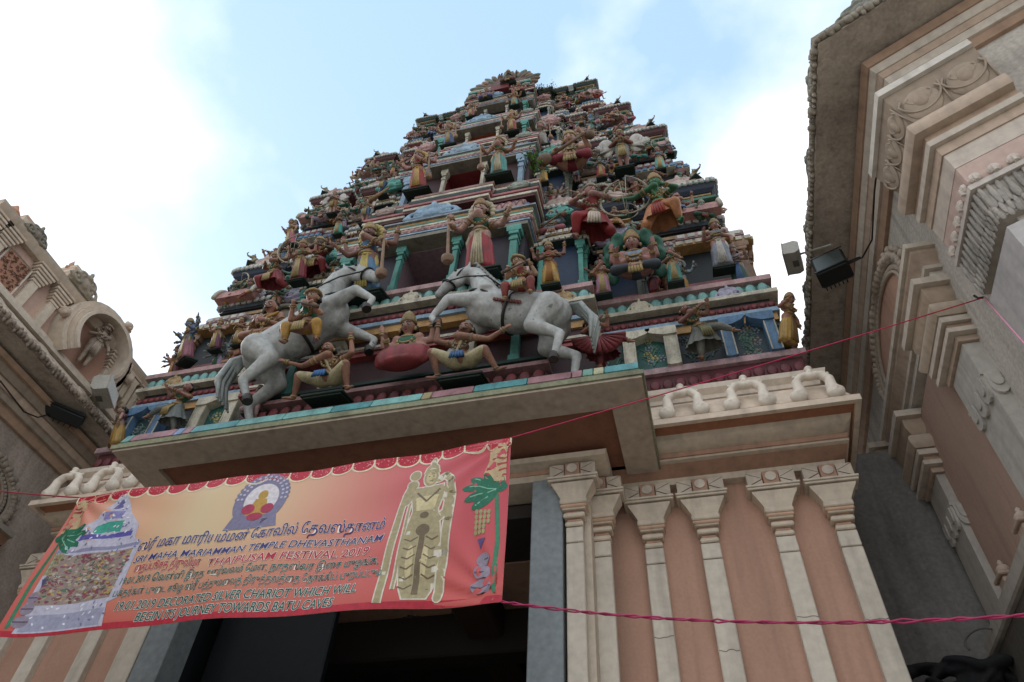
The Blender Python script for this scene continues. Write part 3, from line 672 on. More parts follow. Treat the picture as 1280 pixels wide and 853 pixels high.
# walls left and right of the doorway bay
DL, DR = -6.45, -1.02
part('wall', MB().box(DR, 1.752, 7.262, 9.5, 0, 7.05), TERR, body, mat='wall')
part('wall', MB().box(-8.98, DL, 7.262, 9.5, 0, 7.05), TERR, body, mat='wall')
part('upper_wall', MB().box(DL, DR, 7.9, 9.5, 6.6, 7.4), TERR, body, mat='wall')
def pilaster(xc, Y, w=.19, side=None):
    """cream pilaster with stepped neck, bell capital and a metope block above"""
    base = part('pilaster', MB().bbox(xc - w / 2 - .01, xc + w / 2 + .01, Y - .05, Y + .06, 0, 5.965, .01), '#cfc4b4', body, mat='plaster')
    part('shaft_block', MB().bbox(xc - w / 2 - .008, xc + w / 2 + .008, Y - .052, Y + .06, 5.975, 6.16, .008), '#cfc4b4', base, mat='plaster')
    for (z0, z1, hw, o, c) in ((6.165, 6.22, .10, .075, CREAMP), (6.225, 6.27, .085, .045, TERR), (6.272, 6.33, .12, .085, CREAMP), (6.332, 6.36, .10, .06, TERR), (6.362, 6.385, .135, .10, CREAMP),
                               (6.387, 6.43, .15, .11, '#c9a68c'), (6.432, 6.50, .155, .12, CREAMP)):
        part('neck_moulding', MB().bbox(xc - hw, xc + hw, Y - o, Y + .06, z0, z1, .012), c, base, mat='plaster')
    rings = []
    for z, hw, o in ((6.502, .145, .10), (6.53, .155, .105), (6.60, .19, .115), (6.68, .24, .14), (6.70, .245, .145)):
        rings.append([(xc - hw, Y - o, z), (xc + hw, Y - o, z), (xc + hw, Y + .06, z), (xc - hw, Y + .06, z)])
    part('bell_capital', MB().loft(rings), CREAMP, base, mat='plaster')
    part('abacus', MB().bbox(xc - .285, xc + .285, Y - .16, Y + .06, 6.722, 6.752, .006), CREAMP, base, mat='plaster')
    part('abacus', MB().bbox(xc - .295, xc + .295, Y - .175, Y + .06, 6.755, 6.782, .006), '#d8cbb9', base, mat='plaster')
    for k in (-1, 0, 1):
        b = part('metope', MB().bbox(xc + k * .182 - .086, xc + k * .182 + .086, Y - .13 - .012 * (k == 0), Y + .06, 6.785, 6.975, .006), TERR if k == 0 else '#cdbfae', base, mat='plaster')
        if k == 0:
            d = MB(); d.loft([[(xc + .062 * cos(2 * pi * q / 18), y, 6.89 + .062 * sin(2 * pi * q / 18)) for q in range(18)] for y in (Y - .158, Y - .135)]); part('disc', d, '#d5c8b8', b, mat='plaster')
        else:
            d = MB(); d.tube([(xc + k * .182 - k * .08, Y - .131, 6.87), (xc + k * .182 + k * .06, Y - .131, 6.80)], .006, 4); d.tube([(xc + k * .182 - k * .08, Y - .131, 6.885), (xc + k * .182 + k * .08, Y - .131, 6.965)], .003, 4); part('incised_line', d, '#6d5446', b, mat='plain')
    return base
for xc in (-.385, .225, 1.02, 1.64): pilaster(xc, 7.22)
for px in (11, 60, 123, 171):
    pilaster(at(px, 786, Y=7.2).x, 7.22)
# door surround: forward bay
for (xc, Y) in ((-1.18, 6.66), (-.93, 6.98), (-6.22, 6.66)):
    pilaster(xc, Y, .17)
bayp = [(DL, 8), (DL, 6.72), (DR - .02, 6.72), (DR - .02, 8)]
for (pr, c) in (([(-.3, 7.06), (.28, 7.06), (.26, 7.00), (.12, 6.98), (-.3, 6.98)], CREAMP), ([(-.3, 6.978), (.12, 6.978), (.11, 6.93), (-.3, 6.93)], TERR), ([(-.3, 6.928), (.10, 6.928), (.10, 6.84), (-.3, 6.84)], CREAMP)):
    part('lintel_moulding', MB().sweep(pr, bayp), c, body, mat='plaster', smooth=35)
for s in (0, 1):
    x0, x1 = ((-1.665, -1.31) if s else (-6.10, -5.75))
    part('door_post', MB().bbox(x0, x1, 6.60, 6.98, 0, 6.84, .01), '#8a9193', body, mat='plain')
part('door_reveal', MB().box(-1.30, DR, 6.75, 9.5, 0, 6.83), CREAMP, body, mat='plaster')
part('door_reveal', MB().box(DL, -6.11, 6.75, 9.5, 0, 6.83), CREAMP, body, mat='plaster')
# interior of the passage
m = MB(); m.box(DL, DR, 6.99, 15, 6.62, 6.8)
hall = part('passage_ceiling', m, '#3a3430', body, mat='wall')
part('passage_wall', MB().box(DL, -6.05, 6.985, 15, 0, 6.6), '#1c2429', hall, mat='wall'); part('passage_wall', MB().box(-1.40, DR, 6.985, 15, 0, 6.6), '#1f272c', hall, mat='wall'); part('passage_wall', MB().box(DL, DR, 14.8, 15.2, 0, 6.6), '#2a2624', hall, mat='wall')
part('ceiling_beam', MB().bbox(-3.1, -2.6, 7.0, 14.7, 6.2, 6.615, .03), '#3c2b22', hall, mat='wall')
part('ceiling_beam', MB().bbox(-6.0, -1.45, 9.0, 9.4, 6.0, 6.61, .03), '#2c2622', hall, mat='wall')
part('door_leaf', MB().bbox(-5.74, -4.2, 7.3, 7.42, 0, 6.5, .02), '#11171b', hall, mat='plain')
for k in range(3):
    c = at(455 + 62 * k, 790 - 9 * k, Z=6.55); ro = MB()
    for q in range(8): ro.ell((c.x + .12 * cos(q * pi / 4), c.y + .12 * sin(q * pi / 4), 6.6), (.07, .07, .03), n=8, m=4)
    ro.ell((c.x, c.y, 6.58), (.08, .08, .05)); part('ceiling_rosette', ro, '#57504a', hall, smooth=True)
# double scroll ornaments on the cornice
for x in [CXR - .42 - .74 * k for k in range(4)] + [CXL + .42 + .66 * k for k in range(4)]:
    o = place(link('scroll_ornament', OMEGA, color='#e2d6c6', loc=(x, 6.41, 7.37), rot=(-.05, 0, 0), scale=(.58, .62, .47)), body)
wall_gap = tag(part('back_wall', MB().box(CXR - .1, 3.4, 8.42, 8.7, 0, 8.1), '#75736f', body, mat='conc'), None)

# ------------------------------------------------------------------ right hand building
rb = tag(empty('side_building', (4.5, 6, 0)), 'grey cream building with deep dark eaves and carved corner capital, right edge', 'building')
C1, C2, C3 = '#c6baab', '#b8a28f', '#a58872'
WG = '#b9b1a6'
def front_path(x, y, back=13.0, L=7):      # side face runs back along +Y, front face turns away from the corner
    return [(x, y + back), (x, y), (x + L * cos(radians(24)), y - L * sin(radians(24)))]
def flip(path): return path
rbp = front_path(3.12, 4.15)
part('wall', MB().sweep([(-.5, 0), (0, 0), (0, 10.0), (-.5, 10.0)], rbp), WG, rb, mat='conc')
def rband(pr, c, name='moulding', path=None, mat='plaster', parent=None): return part(name, MB().sweep(pr, path or rbp), c, parent or rb, mat=mat, smooth=35)
rband([(-.3, 10.30), (.77, 10.36), (.77, 10.40), (-.3, 10.55)], '#b3a698', 'eave_soffit', mat='conc')
rband([(-.3, 10.29), (.30, 10.29), (.26, 10.18), (-.3, 10.18)], C3); rband([(-.3, 10.178), (.24, 10.178), (.235, 10.12), (.20, 10.07), (-.3, 10.07)], C1)
rband([(-.3, 10.068), (.185, 10.068), (.15, 9.98), (-.3, 9.98)], C2); rband([(-.3, 9.978), (.14, 9.978), (.12, 9.86), (-.3, 9.86)], C1); rband([(-.3, 9.858), (.09, 9.858), (.05, 9.74), (-.3, 9.74)], C3)
lipm = MB(); rnd = random.Random(5)
lip = rband([(.6, 10.401), (.80, 10.401), (.82, 10.5), (.72, 10.62), (.45, 10.72), (-.3, 10.75), (-.3, 10.56)], '#8f877a', 'eave_lip')
def rubble(path, off, z, n_pitch, parent, col, sz=.06, name='carved_edge'):
    mb = MB()
    for (x, y, a, p) in runs(path, off, n_pitch):
        s = sz * rnd.uniform(.7, 1.35)
        mb.ell((x + rnd.uniform(-.01, .01), y, z + rnd.uniform(-.02, .03)), (s, s * .8, s * rnd.uniform(.7, 1.3)), n=7, m=4)
        if rnd.random() < .35: mb.ell((x, y, z - sz * .9), (s * .5, s * .5, s * .9), n=6, m=4)
        if rnd.random() < .5: mb.ell((x, y, z + sz * 1.1), (s * .8, s * .5, s * .6), n=6, m=4)
    return part(name, mb, col, parent, mat='plaster', smooth=True, kind='stuff')
rubble(rbp, .80, 10.42, .075, lip, '#938a7c', .05)
for (x, y, a, p) in runs(rbp, .74, 1.15): inst('scroll_ornament', KUDU, (x, y, 10.45), lip, '#8c8a78', a, (.5, .5, .42))
rband([(-.3, 10.76), (.25, 10.76), (.25, 11.1), (-.3, 11.1)], '#a0927f', 'parapet')
# corner pier with lotus capital
cp = [(3.0, 4.98), (3.0, 4.15), (3.0 + .78 * cos(radians(24)), 4.15 - .78 * sin(radians(24)))]
pier = part('corner_pier', MB().sweep([(-.6, 0), (0, 0), (0, 6.98), (-.6, 6.98)], cp), '#b7b2ae', rb, mat='plaster')
for (pr, c, n) in (([(-.5, 9.52), (.27, 9.52), (.27, 9.40), (-.5, 9.40)], '#cfc8bd', 'abacus'), ([(-.5, 9.398), (.22, 9.398), (.20, 9.30), (.06, 8.80), (-.5, 8.80)], '#9c8b7a', 'lotus_bell'),
                   ([(-.5, 8.78), (.17, 8.78), (.21, 8.72), (.22, 8.62), (.19, 8.55), (-.5, 8.55)], '#b9a592', 'torus'), ([(-.5, 8.548), (.10, 8.548), (.09, 8.44), (-.5, 8.44)], '#b39a84', 'moulding'),
                   ([(-.5, 8.438), (.12, 8.438), (.11, 8.36), (-.5, 8.36)], C1, 'moulding'), ([(-.5, 8.358), (.06, 8.358), (.05, 8.22), (-.5, 8.22)], C2, 'moulding'), ([(-.5, 8.218), (.035, 8.218), (.02, 7.98), (-.5, 7.98)], '#c3b6a8', 'moulding'),
                   ([(-.5, 7.978), (.015, 7.978), (.015, 7.62), (-.5, 7.62)], '#bfa598', 'frieze'), ([(-.5, 7.618), (.06, 7.618), (.06, 7.55), (-.5, 7.55)], '#c4bab0', 'moulding')):
    part(n, MB().sweep(pr, cp), c, pier, mat='plaster', smooth=35)
for (x, y, a, p) in runs(cp, .13, .36):      # lotus petals of the bell
    R_ = Matrix.Translation((x, y, 9.05)) @ Matrix.Rotation(a, 4, 'Z') @ Matrix.Rotation(.28, 4, 'X'); m = MB()
    for (rr, hh, w_) in ((.5, .25, .014), (.30, .14, .010)):
        m.merge(MB().tube([(p * rr * cos(pi + pi * t_ / 14) * (1 if 0 < t_ < 14 else .8), -.02, -hh * sin(pi * t_ / 14) + .16) for t_ in range(15)], w_, 5), R_)
    m.merge(MB().ell((0, .0, .02), (p * .44, .03, .22), n=14, m=8), R_); m.merge(MB().ell((0, -.02, .06), (p * .18, .03, .10), n=10, m=6), R_)
    m.merge(MB().tube([(p * .5, -.01, .2), (p * .5, -.015, .0), (p * .5, -.01, -.2)], .010, 5), R_)
    part('lotus_petal', m, '#a59482', pier, mat='plaster', smooth=True)
for (x, y, a, p) in runs(cp, .045, .17):
    m = MB().ell((0, 0, 0), (.06, .035, .06), n=8, m=5); m.merge(MB().box(-.012, .012, -.05, 0, -.08, .0)); m.xf(Matrix.Translation((x, y, 7.70)) @ Matrix.Rotation(a, 4, 'Z'))
    part('palmette', m, '#cbbfb2', pier, mat='plaster')
# carved leaf band under the frieze: tongues above, scallops below, on a backing plate
part('leaf_plate', MB().sweep([(-.3, 7.548), (.012, 7.548), (.012, 7.10), (-.3, 7.04)], cp), '#b3a99d', pier, mat='plaster')
for rrow, (z, pit, hh) in enumerate(((7.40, .075, .34), (7.33, .105, .22), (7.20, .055, .18), (7.12, .07, .13))):
    for (x, y, a, p) in runs(cp, .03 - rrow * .004, pit):
        inst('feather_leaf', PET, (x, y, z), pier, '#bfb5a8' if rrow % 2 == 0 else '#b3a99d', a, (p * .8, .07 - .01 * rrow, hh))
# side wall aedicule: cornice, arch and pilasters
X0 = 3.12
def ypath(xo, y0, y1): return [(xo + .5, y1), (xo, y1), (xo, y0), (xo + .5, y0)]
def side_pilaster(y0, y1, ztop, col, xo, arms=True):
    """pilaster on a wall facing -X with stacked capital"""
    pth = ypath(xo, y0, y1)
    o = part('side_pilaster', MB().sweep([(-.3, 0), (0, 0), (0, ztop - 1.35), (-.3, ztop - 1.35)], pth), col, rb, mat='plaster')
    zt = ztop
    for (dz0, dz1, off, c, n) in ((0, .10, .16, '#c9bcab', 'capital_slab'), (.10, .34, .11, '#b39f8a', 'capital_block'), (.36, .56, .14, '#bba995', 'torus'), (.58, .66, .10, C1, 'moulding'), (.665, .73, .07, C3, 'moulding'), (.735, .80, .09, C1, 'moulding'), (.805, .88, .04, C2, 'moulding'), (.885, 1.3, .015, col, 'neck')):
        off *= 1.35
        if n == 'torus': pr = [(-.3, zt - dz1)] + [(off - .05 + .05 * sin(pi * q / 5), zt - dz1 + (dz1 - dz0) * q / 5) for q in range(6)] + [(-.3, zt - dz0)]
        elif n == 'capital_block': pr = [(-.3, zt - dz1), (off - .07, zt - dz1), (off, zt - dz1 + .1), (off, zt - dz0 - .004), (-.3, zt - dz0 - .004)]
        else: pr = [(-.3, zt - dz1), (off, zt - dz1), (off, zt - dz0 - .003), (-.3, zt - dz0 - .003)]
        part(n, MB().sweep(pr, pth), c, o, mat='plaster', smooth=35)
    # leaf ornament hanging on the shaft
    zl = zt - 1.33
    m = MB(); m.sweep([(-.1, zl), (.03, zl), (.03, zl + .04), (-.1, zl + .04)], pth)
    for (x, y, a, p) in runs(pth, .012, (y1 - y0) / 3.01):
        for (w_, h_, d_) in ((.46, .26, .02), (.30, .17, .036)):
            pts = [(-p * w_, 0), (-p * w_, -h_ * .6)] + [(p * w_ * cos(pi + pi * q / 6), -h_ * .6 + h_ * .4 * sin(pi + pi * q / 6)) for q in range(1, 6)] + [(p * w_, -h_ * .6), (p * w_, 0)]
            m.merge(MB().prism(pts, -d_, .02), Matrix.Translation((x, y, zl)) @ Matrix.Rotation(a, 4, 'Z'))
    part('leaf_ornament', m, '#b5afa6', o, mat='plaster', smooth=30)
    return o
side_pilaster(5.72, 6.28, 8.10, '#b5afa6', 2.98)
side_pilaster(7.82, 8.3, 8.08, '#a9a299', 2.98)
side_pilaster(9.3, 9.7, 8.80, '#8f8a82', 2.98)
part('side_panel', MB().box(3.06, 3.13, 6.2, 8.35, 0, 8.0), '#ab8f7e', rb, mat='wall')
aed = ypath(3.08, 5.62, 8.4)
for (pr, c) in (([(-.2, 8.54), (.26, 8.54), (.26, 8.46), (-.2, 8.46)], '#cbbfae'), ([(-.2, 8.458), (.22, 8.458), (.22, 8.40), (.15, 8.32), (.13, 8.26), (-.2, 8.26)], C2), ([(-.2, 8.258), (.14, 8.258), (.14, 8.20), (-.2, 8.20)], C1), ([(-.2, 8.198), (.09, 8.198), (.09, 8.12), (-.2, 8.12)], '#d4ccbf')):
    part('aedicule_cornice', MB().sweep(pr, aed), c, rb, mat='plaster', smooth=35)
def ring_arch(x, yc, zc, ry, rz, parent, facing, col):
    """horseshoe gable modelled as nested rough rings round a smooth field"""
    m = MB(); n = 40; rr = random.Random(9)
    for q in range(n + 1):
        a = -.35 + (pi + .7) * q / n
        y, z = yc + ry * cos(a), zc + rz * sin(a)
        s = .055 * rr.uniform(.75, 1.3)
        m.ell((x + facing * .06, y, z), (s, s * 1.1, s), n=7, m=4)
        m.ell((x + facing * .03, yc + ry * .86 * cos(a), zc + rz * .86 * sin(a)), (.03, .045, .045), n=6, m=4)
        if q % 2 == 0: m.ell((x + facing * .05, yc + ry * 1.09 * cos(a), zc + rz * 1.09 * sin(a)), (.045, .05 * rr.uniform(.7, 1.5), .06), n=6, m=4)
    o = part('arch_ring', m, col, parent, mat='plaster', smooth=True)
    for k, s in ((.95, .035), (.80, .025)):
        part('arch_fillet', MB().tube([(x + facing * .04, yc + ry * k * cos(-.35 + (pi + .7) * q / n), zc + rz * k * sin(-.35 + (pi + .7) * q / n)) for q in range(n + 1)], s, 6), col, o, mat='plaster', smooth=True)
    f = MB(); pts = [(yc + ry * .84 * cos(-.35 + (pi + .7) * q / n), zc + rz * .84 * sin(-.35 + (pi + .7) * q / n)) for q in range(n + 1)]
    f.add([(x - facing * .06, y, z) for y, z in pts] + [(x + facing * .02, y, z) for y, z in pts], [tuple(range(n + 1)), tuple(range(2 * n + 1, n, -1))] + [(q, q + 1, n + 2 + q, n + 1 + q) for q in range(n)])
    part('arch_field', f, TERR, o, mat='wall')
    return o
ring_arch(3.0, 7.0, 8.85, 1.15, .66, rb, -1, '#aa9c8b')
# boundary coping with finials, low at the right edge
cop = tag(empty('boundary_wall', (3.0, 8, 0)), 'low weathered wall with pot finials running back at the lower right corner', 'wall')
part('coping', MB().bbox(2.86, 3.06, 5.2, 9.0, 5.28, 5.46, .02), '#a9a196', cop, mat='plaster')
part('wall_face', MB().box(2.92, 3.055, 5.2, 9.0, 0, 5.275), '#5c564e', cop, mat='conc')
for y in (6.45, 7.35):
    f = part('finial_block', MB().bbox(2.90, 3.04, y - .09, y + .09, 5.462, 5.56, .01).bbox(2.87, 3.07, y - .12, y + .12, 5.563, 5.60, .01), '#b09a88', cop, mat='plaster')
    part('pot_finial', MB().lathe([(.02, 0), (.06, .02), (.075, .06), (.05, .1), (.02, .115), (.03, .14), (.008, .17)], (2.97, y, 5.60), 12), '#b5a292', f, mat='plaster', smooth=True)

# ------------------------------------------------------------------ left hand building
lb = tag(empty('side_building', (-12, 6, 0)), 'cream shrine building with an arched statue niche above its eaves, left edge', 'building')
LX = -10.15
lp = [(LX, -2), (LX, 13)]          # travelling +Y: outward normal is +X
def lband(pr, c, name='moulding', mat='plaster', parent=None, path=None): return part(name, MB().sweep(pr, path or lp), c, parent or lb, mat=mat, smooth=35)
lband([(-.5, 0), (0, 0), (0, 8.9), (-.5, 8.9)], '#ab9c8f', 'wall', 'conc')
lband([(-.5, 9.42), (.72, 9.50), (.72, 9.53), (-.5, 9.6)], '#aa9d8f', 'eave_soffit', 'conc')
lband([(-.3, 9.418), (.42, 9.418), (.40, 9.33), (-.3, 9.33)], C3); lband([(-.3, 9.328), (.34, 9.328), (.30, 9.2), (-.3, 9.2)], '#8f8070'); lband([(-.3, 9.198), (.26, 9.198), (.22, 9.1), (-.3, 9.1)], C2)
lband([(-.3, 9.098), (.18, 9.098), (.16, 9.0), (-.3, 9.0)], '#9a8c7c'); lband([(-.3, 8.998), (.10, 8.998), (.06, 8.86), (-.3, 8.86)], C3)
ll = lband([(.5, 9.531), (.76, 9.531), (.78, 9.60), (.70, 9.74), (.5, 9.86), (.2, 9.9), (-.3, 9.9), (-.3, 9.61)], '#b9aa98', 'eave_lip')
rubble(lp, .77, 9.54, .075, ll, '#85786a', .05)
# flowing scrolls on the curved eave
for (x, y, a, p) in runs(lp, .70, 1.0):
    if 3 < y < 9:
        m = MB()
        for (c0, r0, s) in (((0, 0), .14, 1), ((.3, -.03), .09, -1)):
            m.tube([(c0[0] + s * r0 * (1 - k * .05) * cos(k * .5), -.02 - .0 * k, c0[1] + r0 * (1 - k * .05) * sin(k * .5)) for k in range(13)], .018, 5)
        m.tube([(-.45, 0, .06), (-.25, -.02, -.06), (0, -.02, .10), (.28, -.02, -.04), (.48, 0, .05)], .02, 5)
        m.xf(Matrix.Translation((x, y, 9.68)) @ Matrix.Rotation(a, 4, 'Z') @ Matrix.Rotation(-.6, 4, 'X')); part('scroll_relief', m, '#c3b5a4', ll, mat='plaster', smooth=True)
# attic storey with blind arcade
AX = -9.75
ap = [(AX, 3.6), (AX, 7.9), (AX - 1.2, 7.9)]
def aband(pr, c, name='attic_moulding', path=None): return part(name, MB().sweep(pr, path or ap), c, lb, mat='plaster', smooth=35)
part('attic_wall', MB().sweep([(-.5, 9.9), (0, 9.9), (0, 11.1), (-.5, 11.1)], ap), '#c0a292', lb, mat='wall')
aband([(-.3, 9.91), (.20, 9.91), (.20, 9.97), (.10, 10.02), (-.3, 10.02)], C1); aband([(-.3, 10.024), (.12, 10.024), (.12, 10.10), (-.3, 10.10)], '#cdbfac')
aband([(-.3, 10.98), (.10, 10.98), (.16, 11.06), (.18, 11.12), (-.3, 11.12)], '#c2b19d'); aband([(-.3, 11.122), (.13, 11.122), (.14, 11.2), (-.3, 11.24)], '#b5a897')
def attic_pilaster(y, w=.15):
    o = part('attic_pilaster', MB().box(AX - .02, AX + .09, y - w / 2, y + w / 2, 10.10, 10.62), '#cfc0ad', lb, mat='plaster')
    for k in range(6):
        e = .02 + k * .022
        part('bracket_course', MB().bbox(AX - .02, AX + .09 + e * .8, y - w / 2 - e, y + w / 2 + e, 10.622 + k * .058, 10.67 + k * .058, .006), ['#d2c3b0', '#c2ae9a'][k % 2], o, mat='plaster')
for y in (3.75, 4.05, 4.85, 5.3, 6.85, 7.3, 7.75): attic_pilaster(y)
m = MB().box(AX, AX + .05, 4.22, 4.68, 10.12, 10.75); dp = part('lattice_panel', m, '#a97c66', lb, mat='plaster')
m = MB(); rr = random.Random(4)
for q in range(70):
    y = 4.25 + .4 * rr.random(); z = 10.15 + .57 * rr.random(); a = rr.uniform(0, 6.3); m.tube([(AX + .055, y, z), (AX + .065, y + .04 * cos(a), z + .04 * sin(a)), (AX + .055, y + .05 * cos(a + 1), z + .05 * sin(a + 1))], .008, 4)
part('vine_relief', m, '#8d6450', dp, kind='stuff')
part('panel_frame', MB().tube([(AX + .05, 4.20, 10.10), (AX + .05, 4.70, 10.10), (AX + .05, 4.70, 10.77), (AX + .05, 4.20, 10.77), (AX + .05, 4.20, 10.10)], .022, 4), C1, dp, mat='plaster')
# roof pavilion blocks over the attic
for (y0, y1, z1) in ((4.0, 4.55, 11.4), (5.15, 5.75, 11.75)):
    z = 11.24; k = 0
    while z < z1:
        o = part('roof_block', MB().bbox(AX - .9 + .05 * k, AX + .10 - .05 * k, y0 + .03 * k, y1 - .03 * k, z, z + .11, .012), ['#cfbfab', '#bfa28c'][k % 2], lb, mat='plaster'); z += .115; k += 1
inst('scroll_ornament', KUDU, (AX + .16, 4.3, 11.1), lb, '#9a9080', pi / 2, (.4, .4, .36)); inst('scroll_ornament', KUDU, (AX + .16, 5.45, 11.2), lb, '#b8a993', pi / 2, (.55, .5, .5))
for y in (5.3, 5.48, 5.66):
    part('spike_finial', MB().lathe([(.05, 0), (.07, .04), (.03, .08), (.045, .12), (.005, .24)], (AX - .3, y, 11.75 if y > 4 else 11.3), 8), '#b98f76', lb, mat='plaster', smooth=True)
# horseshoe niche
NY, NZ = 6.28, 10.62
m = MB(); n = 24; R0, R1 = .56, .80
def ring(r, x): return [(x, NY + r * cos(-.9 + (pi + 1.8) * q / n), NZ + r * sin(-.9 + (pi + 1.8) * q / n)) for q in range(n + 1)]
nb = part('niche_back', MB().add([(AX + .02, y, z) for (_, y, z) in ring(R0 + .02, 0)], [tuple(range(n + 1))]), '#b08a78', lb, mat='wall')
for (ra, rb_, x, c) in ((R0, R0 + .06, AX + .42, '#cfc0ae'), (R0 + .065, R0 + .14, AX + .36, '#c6b5a2'), (R0 + .145, R1, AX + .30, '#cabaa7')):
    a, b, c0, d = ring(ra, AX), ring(ra, x), ring(rb_, x), ring(rb_, AX)
    q = MB(); k = n + 1; q.add(a + b + c0 + d, [(i, i + 1, k + i + 1, k + i) for i in range(n)] + [(k + i, k + i + 1, 2 * k + i + 1, 2 * k + i) for i in range(n)] + [(2 * k + i, 2 * k + i + 1, 3 * k + i + 1, 3 * k + i) for i in range(n)] + [(0, k, 2 * k, 3 * k), (n, 3 * k + n, 2 * k + n, k + n)])
    part('niche_arch', q, c, nb, mat='plaster', smooth=40)
rq = random.Random(8)
for (a, s) in ((pi / 2 - .3, .15), (.05, .13), (pi + .1, .12)):
    m = MB(); y, z = NY + (R1 + .06) * cos(a), NZ + (R1 + .06) * sin(a)
    for q in range(9): m.ell((AX + .3 + rq.uniform(-.05, .05), y + rq.uniform(-.07, .07), z + rq.uniform(-.07, .07)), rq.uniform(.03, .06), n=7, m=5)
    m.ell((AX + .28, y, z), .09); part('arch_boss', m, '#bda996', nb, mat='plaster', smooth=True)
for k, y in enumerate((7.0, 7.18, 7.36, 7.54)):
    part('bracket_course', MB().bbox(AX - .02, AX + .3 - .05 * k, y - .03, y + .08, 10.3, 10.95 - .05 * k, .01), '#c6b7a2', lb, mat='plaster')
# ring gable lower on the wall with its ledge
ring_arch(LX + .02, 6.1, 7.75, .98, .62, lb, 1, '#8f8375')
m = [(LX, 4.9), (LX, 7.25)]
for (pr, c) in (([(-.2, 7.5), (.26, 7.5), (.26, 7.42), (-.2, 7.42)], '#8f8678'), ([(-.2, 7.418), (.2, 7.418), (.14, 7.3), (-.2, 7.3)], '#8a6a55'), ([(-.2, 7.298), (.12, 7.298), (.1, 7.15), (-.2, 7.15)], '#857b6d')):
    lband(pr, c, 'ledge_moulding', path=m)
for y in (4.95, 5.9, 6.8): part('wall_pilaster', MB().bbox(LX - .02, LX + .12, y - .16, y + .16, 0, 7.14, .01).bbox(LX - .02, LX + .22, y - .24, y + .24, 6.9, 7.12, .02), '#8a8072', lb, mat='plaster')

# ------------------------------------------------------------------ ground
g = MB().add([(-300, -300, 0), (300, -300, 0), (300, 300, 0), (-300, 300, 0)], [(0, 1, 2, 3)])
link('ground', g.mesh('ground', M['conc']), color='#bdb6ab', kind='structure')

# hairline cracks across the pilaster shafts
rc = random.Random(12)
for xc in (-.385, .225, 1.02, 1.64):
    for z in (5.15 + rc.uniform(-.2, .2), 4.3 + rc.uniform(-.2, .2), 3.5):
        part('crack', MB().tube([(xc - .10 + .20 * k / 6, 7.166, z + rc.uniform(-.012, .012)) for k in range(7)], .0022, 4), '#5a5048', body, mat='plain')
# ------------------------------------------------------------------ sculpted figures
def V3(*a): return Vector(a)
def hand(m, h, d, s=1.0, fist=False):
    """palm, four unequal fingers and a thumb"""
    d = d.normalized(); side = d.cross(V3(0, 1, 0)); side = side.normalized() if side.length > .2 else V3(1, 0, 0); up = d.cross(side).normalized()
    m.ell(h + d * .018 * s, (.02 * s, .016 * s, .02 * s), n=8, m=6)
    for k, l in enumerate((.030, .038, .036, .026)):
        b = h + d * .032 * s + side * (k - 1.5) * .0125 * s
        if fist: m.tube([b, b + d * .010 * s + up * .012 * s, b - d * .004 * s + up * .024 * s], [.0075 * s, .007 * s, .006 * s], 6)
        else: m.tube([b, b + d * l * .6 * s, b + d * l * s + up * .006 * s], [.0075 * s, .007 * s, .0055 * s], 6)
    m.tube([h + d * .012 * s + side * .018 * s, h + d * .026 * s + side * .036 * s, h + d * .042 * s + side * .040 * s], [.008 * s, .0075 * s, .006 * s], 6)

